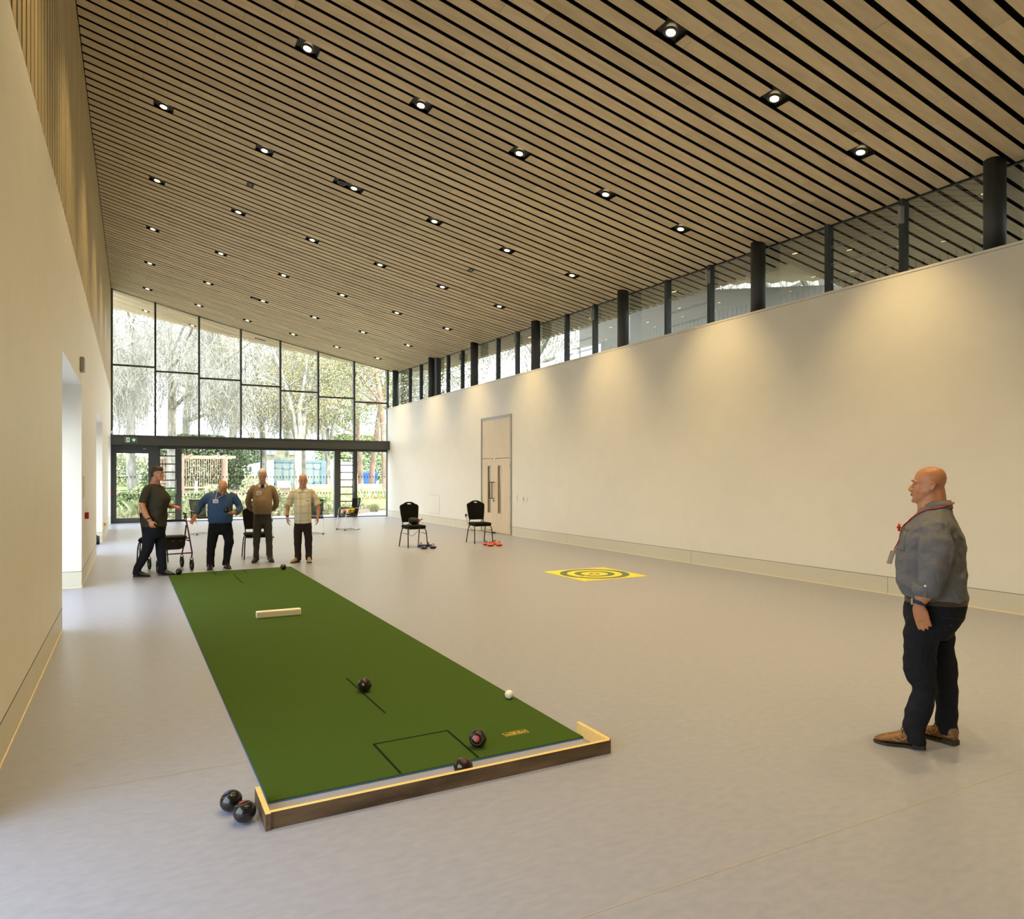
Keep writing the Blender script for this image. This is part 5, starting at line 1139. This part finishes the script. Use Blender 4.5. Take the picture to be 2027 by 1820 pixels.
def tree(key,x,y,sc,rz,label,leaves=True,zs=1.):
    e=empty(NAMES[key],(x,y,gz(y)-.05),rz); e.scale=(sc,sc,sc*zs); tag(e,label,'tree','trees beyond the garden')
    o=bpy.data.objects.new('branches',pro[key][0]); COL.objects.link(o); o.parent=e
    if leaves: o=bpy.data.objects.new('leaves',lv[key]); COL.objects.link(o); o.parent=e; tag(o,kind='stuff')
tree('weep',0.0,58,1.05,.3,'pale drooping tree whose trunk stands in the exit door glass')
tree('weep',-3.5,48,.9,2.1,'drooping bare tree filling the leftmost upper bay')
tree('bare',2.2,52,1.0,1.2,'bare tree behind the slatted pergola, in the second upper bay')
tree('bare',7.0,60,1.1,4.0,'thick leaning bare tree to the right of the pergola')
tree('weep',4.2,72,1.15,5.1,'bare tree farther back above the pergola')
tree('bare',10.2,66,1.0,.8,'bare tree rising behind the white pavilion wall, in the fourth upper bay')
tree('fork',9.4,47,1.0,.4,'forked autumn tree with yellow leaves in the fifth upper bay')
tree('fork',14.5,70,1.15,2.2,'yellow-leaved tree behind the pavilion, in the sixth upper bay')
tree('fork',12.6,52,.8,3.4,'smaller autumn tree leaning across the sixth upper bay')
tree('pine',19.6,68,.95,.0,'tall pine nearest the pavilion, left trunk in the right-hand end pane')
tree('pine',18.2,60,.9,2.0,'tall pine with a leaning trunk, middle of the right-hand end pane')
tree('pine',16.2,50,.85,4.0,'nearest pine, right trunk in the right-hand end pane')
tree('bare',-9,75,1.2,2.,'distant bare tree at the far left behind the drooping tree',False)
tree('bare',17.5,95,1.3,1.,'distant bare tree behind the stone house',False)
tree('bare',26,90,1.2,5.,'distant bare tree behind the blue bins',False)
# trees outside the clerestory
tree('weep',26,20,1.0,1.7,'bare tree outside the near part of the clerestory',False)
tree('bare',20,36,1.0,3.1,'bare tree outside the far end of the clerestory')
def blob(x,y,rx,ry,h,n,mat,label,s):
    shrub(x,y,rx,ry,h,n,mat,label,False,s,'hedge')
blob(4.6,60,4.0,1.5,4.2,6000,'leaf_ivy','dark ivy-clad hedge behind the slatted pergola',.085)
blob(10.8,84,3.0,1.5,4.5,5000,'leaf_ivy','dark green hedge left of the white pavilion',.11)
blob(-4,80,9,2,3.2,9000,'leaf_bud','pale hedge line beyond the sunny grass at the left',.11)
blob(24,85,6,2,6.0,8000,'leaf_pine','green hedge behind the blue bins',.12)
# pergola
e=empty('pergola',(4.4,54,gz(54))); tag(e,'slatted timber pergola in the garden','pergola')
x0,x1,y0,y1,H=-1.36,1.36,-1.1,1.1,2.25
for (x,y) in ((x0,y0),(x1,y0),(x0,y1),(x1,y1)): MB().box(x-.07,x+.07,y-.07,y+.07,0,H).build('post','pergola_wood',parent=e)
for y in (y0,y1): MB().box(x0-.35,x1+.6,y-.06,y+.06,H,H+.18).build('beam','pergola_wood',parent=e)
g=MB(); [g.box(x-.03,x+.03,y0-.2,y1+.2,H+.18,H+.28) for x in (x0,x0+.5,x1-.5,x1)]; g.build('rafters','pergola_wood',parent=e)
g=MB(); x=x0+.14
while x<x1-.1: g.box(x,x+.045,y1-.03,y1+.03,.2,H); x+=.145
g.box(x0,x1,y1-.04,y1+.04,.15,.27); g.build('slatted_screen','pergola_wood',parent=e)
g=MB(); y=y0+.2
while y<y1-.1: g.box(x1-.03,x1+.03,y,y+.12,0,H); y+=.3
g.build('side_screen','pergola_wood',parent=e)
# second timber shelter seen through the louvre
e=empty('timber_shelter',(.55+1.35,52.5,gz(52.5))); tag(e,'red-brown timber shelter with bench seen through the left-hand louvre','pergola')
for (x,y) in ((-.7,0),(.7,0)): MB().box(x-.08,x+.08,y-.08,y+.08,0,2.2).build('post','pergola_wood',parent=e)
MB().box(-.9,.9,-.1,.1,2.2,2.4).build('beam','pergola_wood',parent=e); g=MB(); [g.box(-.6+i*.17,-.6+i*.17+.1,.3,.36,.3,2.2) for i in range(8)]; g.build('slatted_screen','pergola_wood',parent=e)
g=MB(); g.box(-.65,.65,-.25,.05,.42,.48); g.box(-.65,-.55,-.2,0,0,.42); g.box(.55,.65,-.2,0,0,.42); g.box(-.65,.65,.03,.07,.6,.85); g.build('bench','pergola_wood',parent=e)
# bollards
for (x,y,h,lab) in ((3.15,43.5,1.05,'taller grey metal bollard light beside the pergola'),(3.52,41.5,.85,'shorter grey metal bollard light right of the taller one'),(13.75,44,1.0,'grey metal bollard light seen in the right-hand end pane')):
    e=empty('bollard_light',(x,y,gz(y)-.02)); tag(e,lab,'bollard'); MB().tube([(0,0,0),(0,0,h-.12)],.085,16,ref=(1,0,0)).build('post','bollard_metal',parent=e,smooth=True); MB().tube([(0,0,h-.12),(0,0,h-.06)],.07,16,ref=(1,0,0)).build('light_band','ivory',parent=e); MB().tube([(0,0,h-.06),(0,0,h)],.09,16,ref=(1,0,0)).build('cap','bollard_metal',parent=e)
# pavilion
e=empty('pavilion_building',(13.5,80,.58)); tag(e,'white pavilion with a blue glazed bay and a sloping white roof edge','building')
MB().rings([[(-2.9,z,0) if 0 else (-2.9,z,0) for z in (0,6)]+[(-2.9,6,2.15),(-2.9,0,2.15)],[(0,0,0),(0,6,0),(0,6,2.8),(0,0,2.8)]]).build('white_wall','render_white',parent=e)
MB().box(-1.75,-1.4,-.03,0,.55,1.6).build('window','pavilion_glass',parent=e)
MB().box(0,5.2,.35,6,0,2.55).build('rear_wall','sand_stone',parent=e)
MB().rings([[(0,-.05,2.55),(0,6,2.55),(0,6,2.85),(0,-.05,2.85)],[(6.0,-.05,2.5),(6.0,6,2.5),(6.0,6,2.78),(6.0,-.05,2.78)]]).build('fascia','bay_blue',parent=e)
g=MB()
for i in range(7): x=i*.83; g.box(x,x+.12,0,.1,0,2.55)
g.box(0,5.1,0,.1,2.45,2.6); g.box(0,5.1,0,.1,1.85,1.95); g.box(0,5.1,0,.1,0,.3); g.box(5.05,5.75,-.04,.3,0,2.55); g.build('glazing_frame','bay_blue',parent=e)
for i in range(6):
    x=i*.83+.12; MB().box(x,x+.71,.04,.06,.3,1.85).build('window_pane','pavilion_glass',parent=e); MB().box(x,x+.71,.04,.06,1.95,2.45).build('top_light','pavilion_glass',parent=e)
    if i%2==1: g=MB(); g.box(x,x+.08,-.02,.06,.3,1.85); g.box(x+.63,x+.71,-.02,.06,.3,1.85); g.box(x,x+.71,-.02,.06,.3,.42); g.box(x,x+.71,-.02,.06,1.75,1.85); g.build('opening_light','bay_blue',parent=e)
MB().rings([[(5.75,0,0),(5.75,6,0),(5.75,6,2.72),(5.75,0,2.72)],[(8.4,0,0),(8.4,6,0),(8.4,6,2.6),(8.4,0,2.6)],[(9.9,1.5,0),(9.9,6,0),(9.9,6,1.7),(9.9,1.5,1.7)]]).build('right_wall','render_white',parent=e)
MB().box(6.4,7.35,-.04,.0,0,1.9).build('doorway','sand_stone',parent=e)
# stone house
e=empty('stone_house',(16.6,100,.6)); tag(e,'old stone house with slate roof and stepped gable behind the pavilion','building')
MB().box(-2.8,4.2,0,7,0,3.9).build('wall','house_stone',parent=e)
g=MB(); g.rings([[(-3.0,-.2,3.9),(-3.0,7.2,3.9),(-3.0,3.5,6.2)],[(4.4,-.2,3.9),(4.4,7.2,3.9),(4.4,3.5,6.2)]]); g.build('roof','slate',parent=e)
g=MB(); g.prism([(-.0,0),(2.4,0),(2.4,3.4),(2.15,3.4),(2.15,3.9),(1.9,3.9),(1.9,4.4),(1.65,4.4),(1.65,4.85),(.75,4.85),(.75,4.4),(.5,4.4),(.5,3.9),(.25,3.9),(.25,3.4),(0,3.4)],-.6,.2); g.build('stepped_gable','house_stone',parent=e)
for x in (.6,1.35): MB().box(x,x+.45,-.65,-.6,2.4,3.5).build('window','slate',parent=e)
MB().box(-2.1,-1.5,-.05,.0,2.3,3.4).build('window','slate',parent=e); MB().box(-2.4,-1.8,3,3.7,5.8,7).build('chimney','house_stone',parent=e)
# bins
for (x,lab) in ((20.95,'blue wheeled waste bin by the pines, left of the pair'),(21.75,'blue wheeled waste bin by the pines, right of the pair')):
    e=empty('waste_bin',(x,71,.62)); tag(e,lab,'bin','blue waste bins')
    MB().rings([[(-.30,-.3,.15),(.30,-.3,.15),(.30,.3,.15),(-.30,.3,.15)],[(-.36,-.38,1.25),(.36,-.38,1.25),(.36,.38,1.25),(-.36,.38,1.25)]]).build('container','bin_blue',parent=e,bevel=.03)
    MB().rings([[(-.38,-.4,1.25),(.38,-.4,1.25),(.38,.4,1.25),(-.38,.4,1.25)],[(-.30,-.3,1.42),(.30,-.3,1.42),(.30,.3,1.45),(-.30,.3,1.45)]]).build('lid','bin_blue',parent=e)
    for sx in (-1,1): MB().tube([(sx*.26-.02,-.3,.08),(sx*.26+.02,-.3,.08)],.08,10,ref=(0,0,1)).build('wheel','rubber',parent=e)
# low timber fence and garden seat
e=empty('timber_fence',(13.5,50,gz(50))); tag(e,'low pinkish timber garden wall across the right of the garden','fence')
g=MB(); x=-2.9
while x<9: g.box(x,x+.14,-.02,.02,0,.5); x+=.15
g.build('boards','fence_timber',parent=e); MB().box(-2.95,9,-.06,.12,.5,.56).build('capping','fence_timber',parent=e)
e=empty('garden_bench',(9.2,50.5,gz(50.5))); tag(e,'pale curved garden seat left of the low timber wall','seat'); MB().rbox(-.45,.45,-.2,.2,.3,.42,.03).build('seat','fence_timber',parent=e); MB().box(-.45,.45,.14,.2,.42,.8).build('backrest','fence_timber',parent=e); [MB().box(a-.04,a+.04,-.16,.16,0,.3).build('leg','fence_timber',parent=e) for a in (-.38,.38)]
e=empty('lawn_edging_pipe',(6.6,33.5,0)); tag(e,'thin white curved hose standing in the planting right of the brown jumper','hose'); MB().tube([(0,0,.1),(-.12,0,.3),(-.05,0,.55),(.12,0,.72)],.012,6).build('hose_tube','ivory',parent=e,smooth=True)
# neighbouring wing outside the clerestory
e=empty('neighbouring_wing',(15.2,9,0)); tag(e,'pale neighbouring wing with slatted eaves seen through the clerestory','building')
MB().rings([[(0,0.6,0),(.3,.6,0),(.3,.6,5.9),(0,.6,5.9)],[(0,14,0),(.3,14,0),(.3,14,8.6),(0,14,8.6)]]).build('wall','wing_render',parent=e)
g=MB()
for i in range(16):
    y=2.6+i*.7; z=6.35+(y-.6)*.2; g.box(-2.0,1.5,y,y+.55,z,z+.03)
g.build('eaves_boards','ceiling_timber',parent=e); g=MB(); g.rings([[(-2.0,2.6,6.82),(1.5,2.6,6.82),(1.5,2.6,7.0),(-2.0,2.6,7.0)],[(-2.0,13.8,9.1),(1.5,13.8,9.1),(1.5,13.8,9.3),(-2.0,13.8,9.3)]]); g.build('eaves_roof','slat_void',parent=e)
# ground outside the right wall, coloured dark to cut light bounced onto the eaves
o=MB().box(9.76,60,-8,28.05,-.3,-.02).build('courtyard_ground','bounce_cut_ground'); struct(o,'courtyard ground outside the right wall','ground')
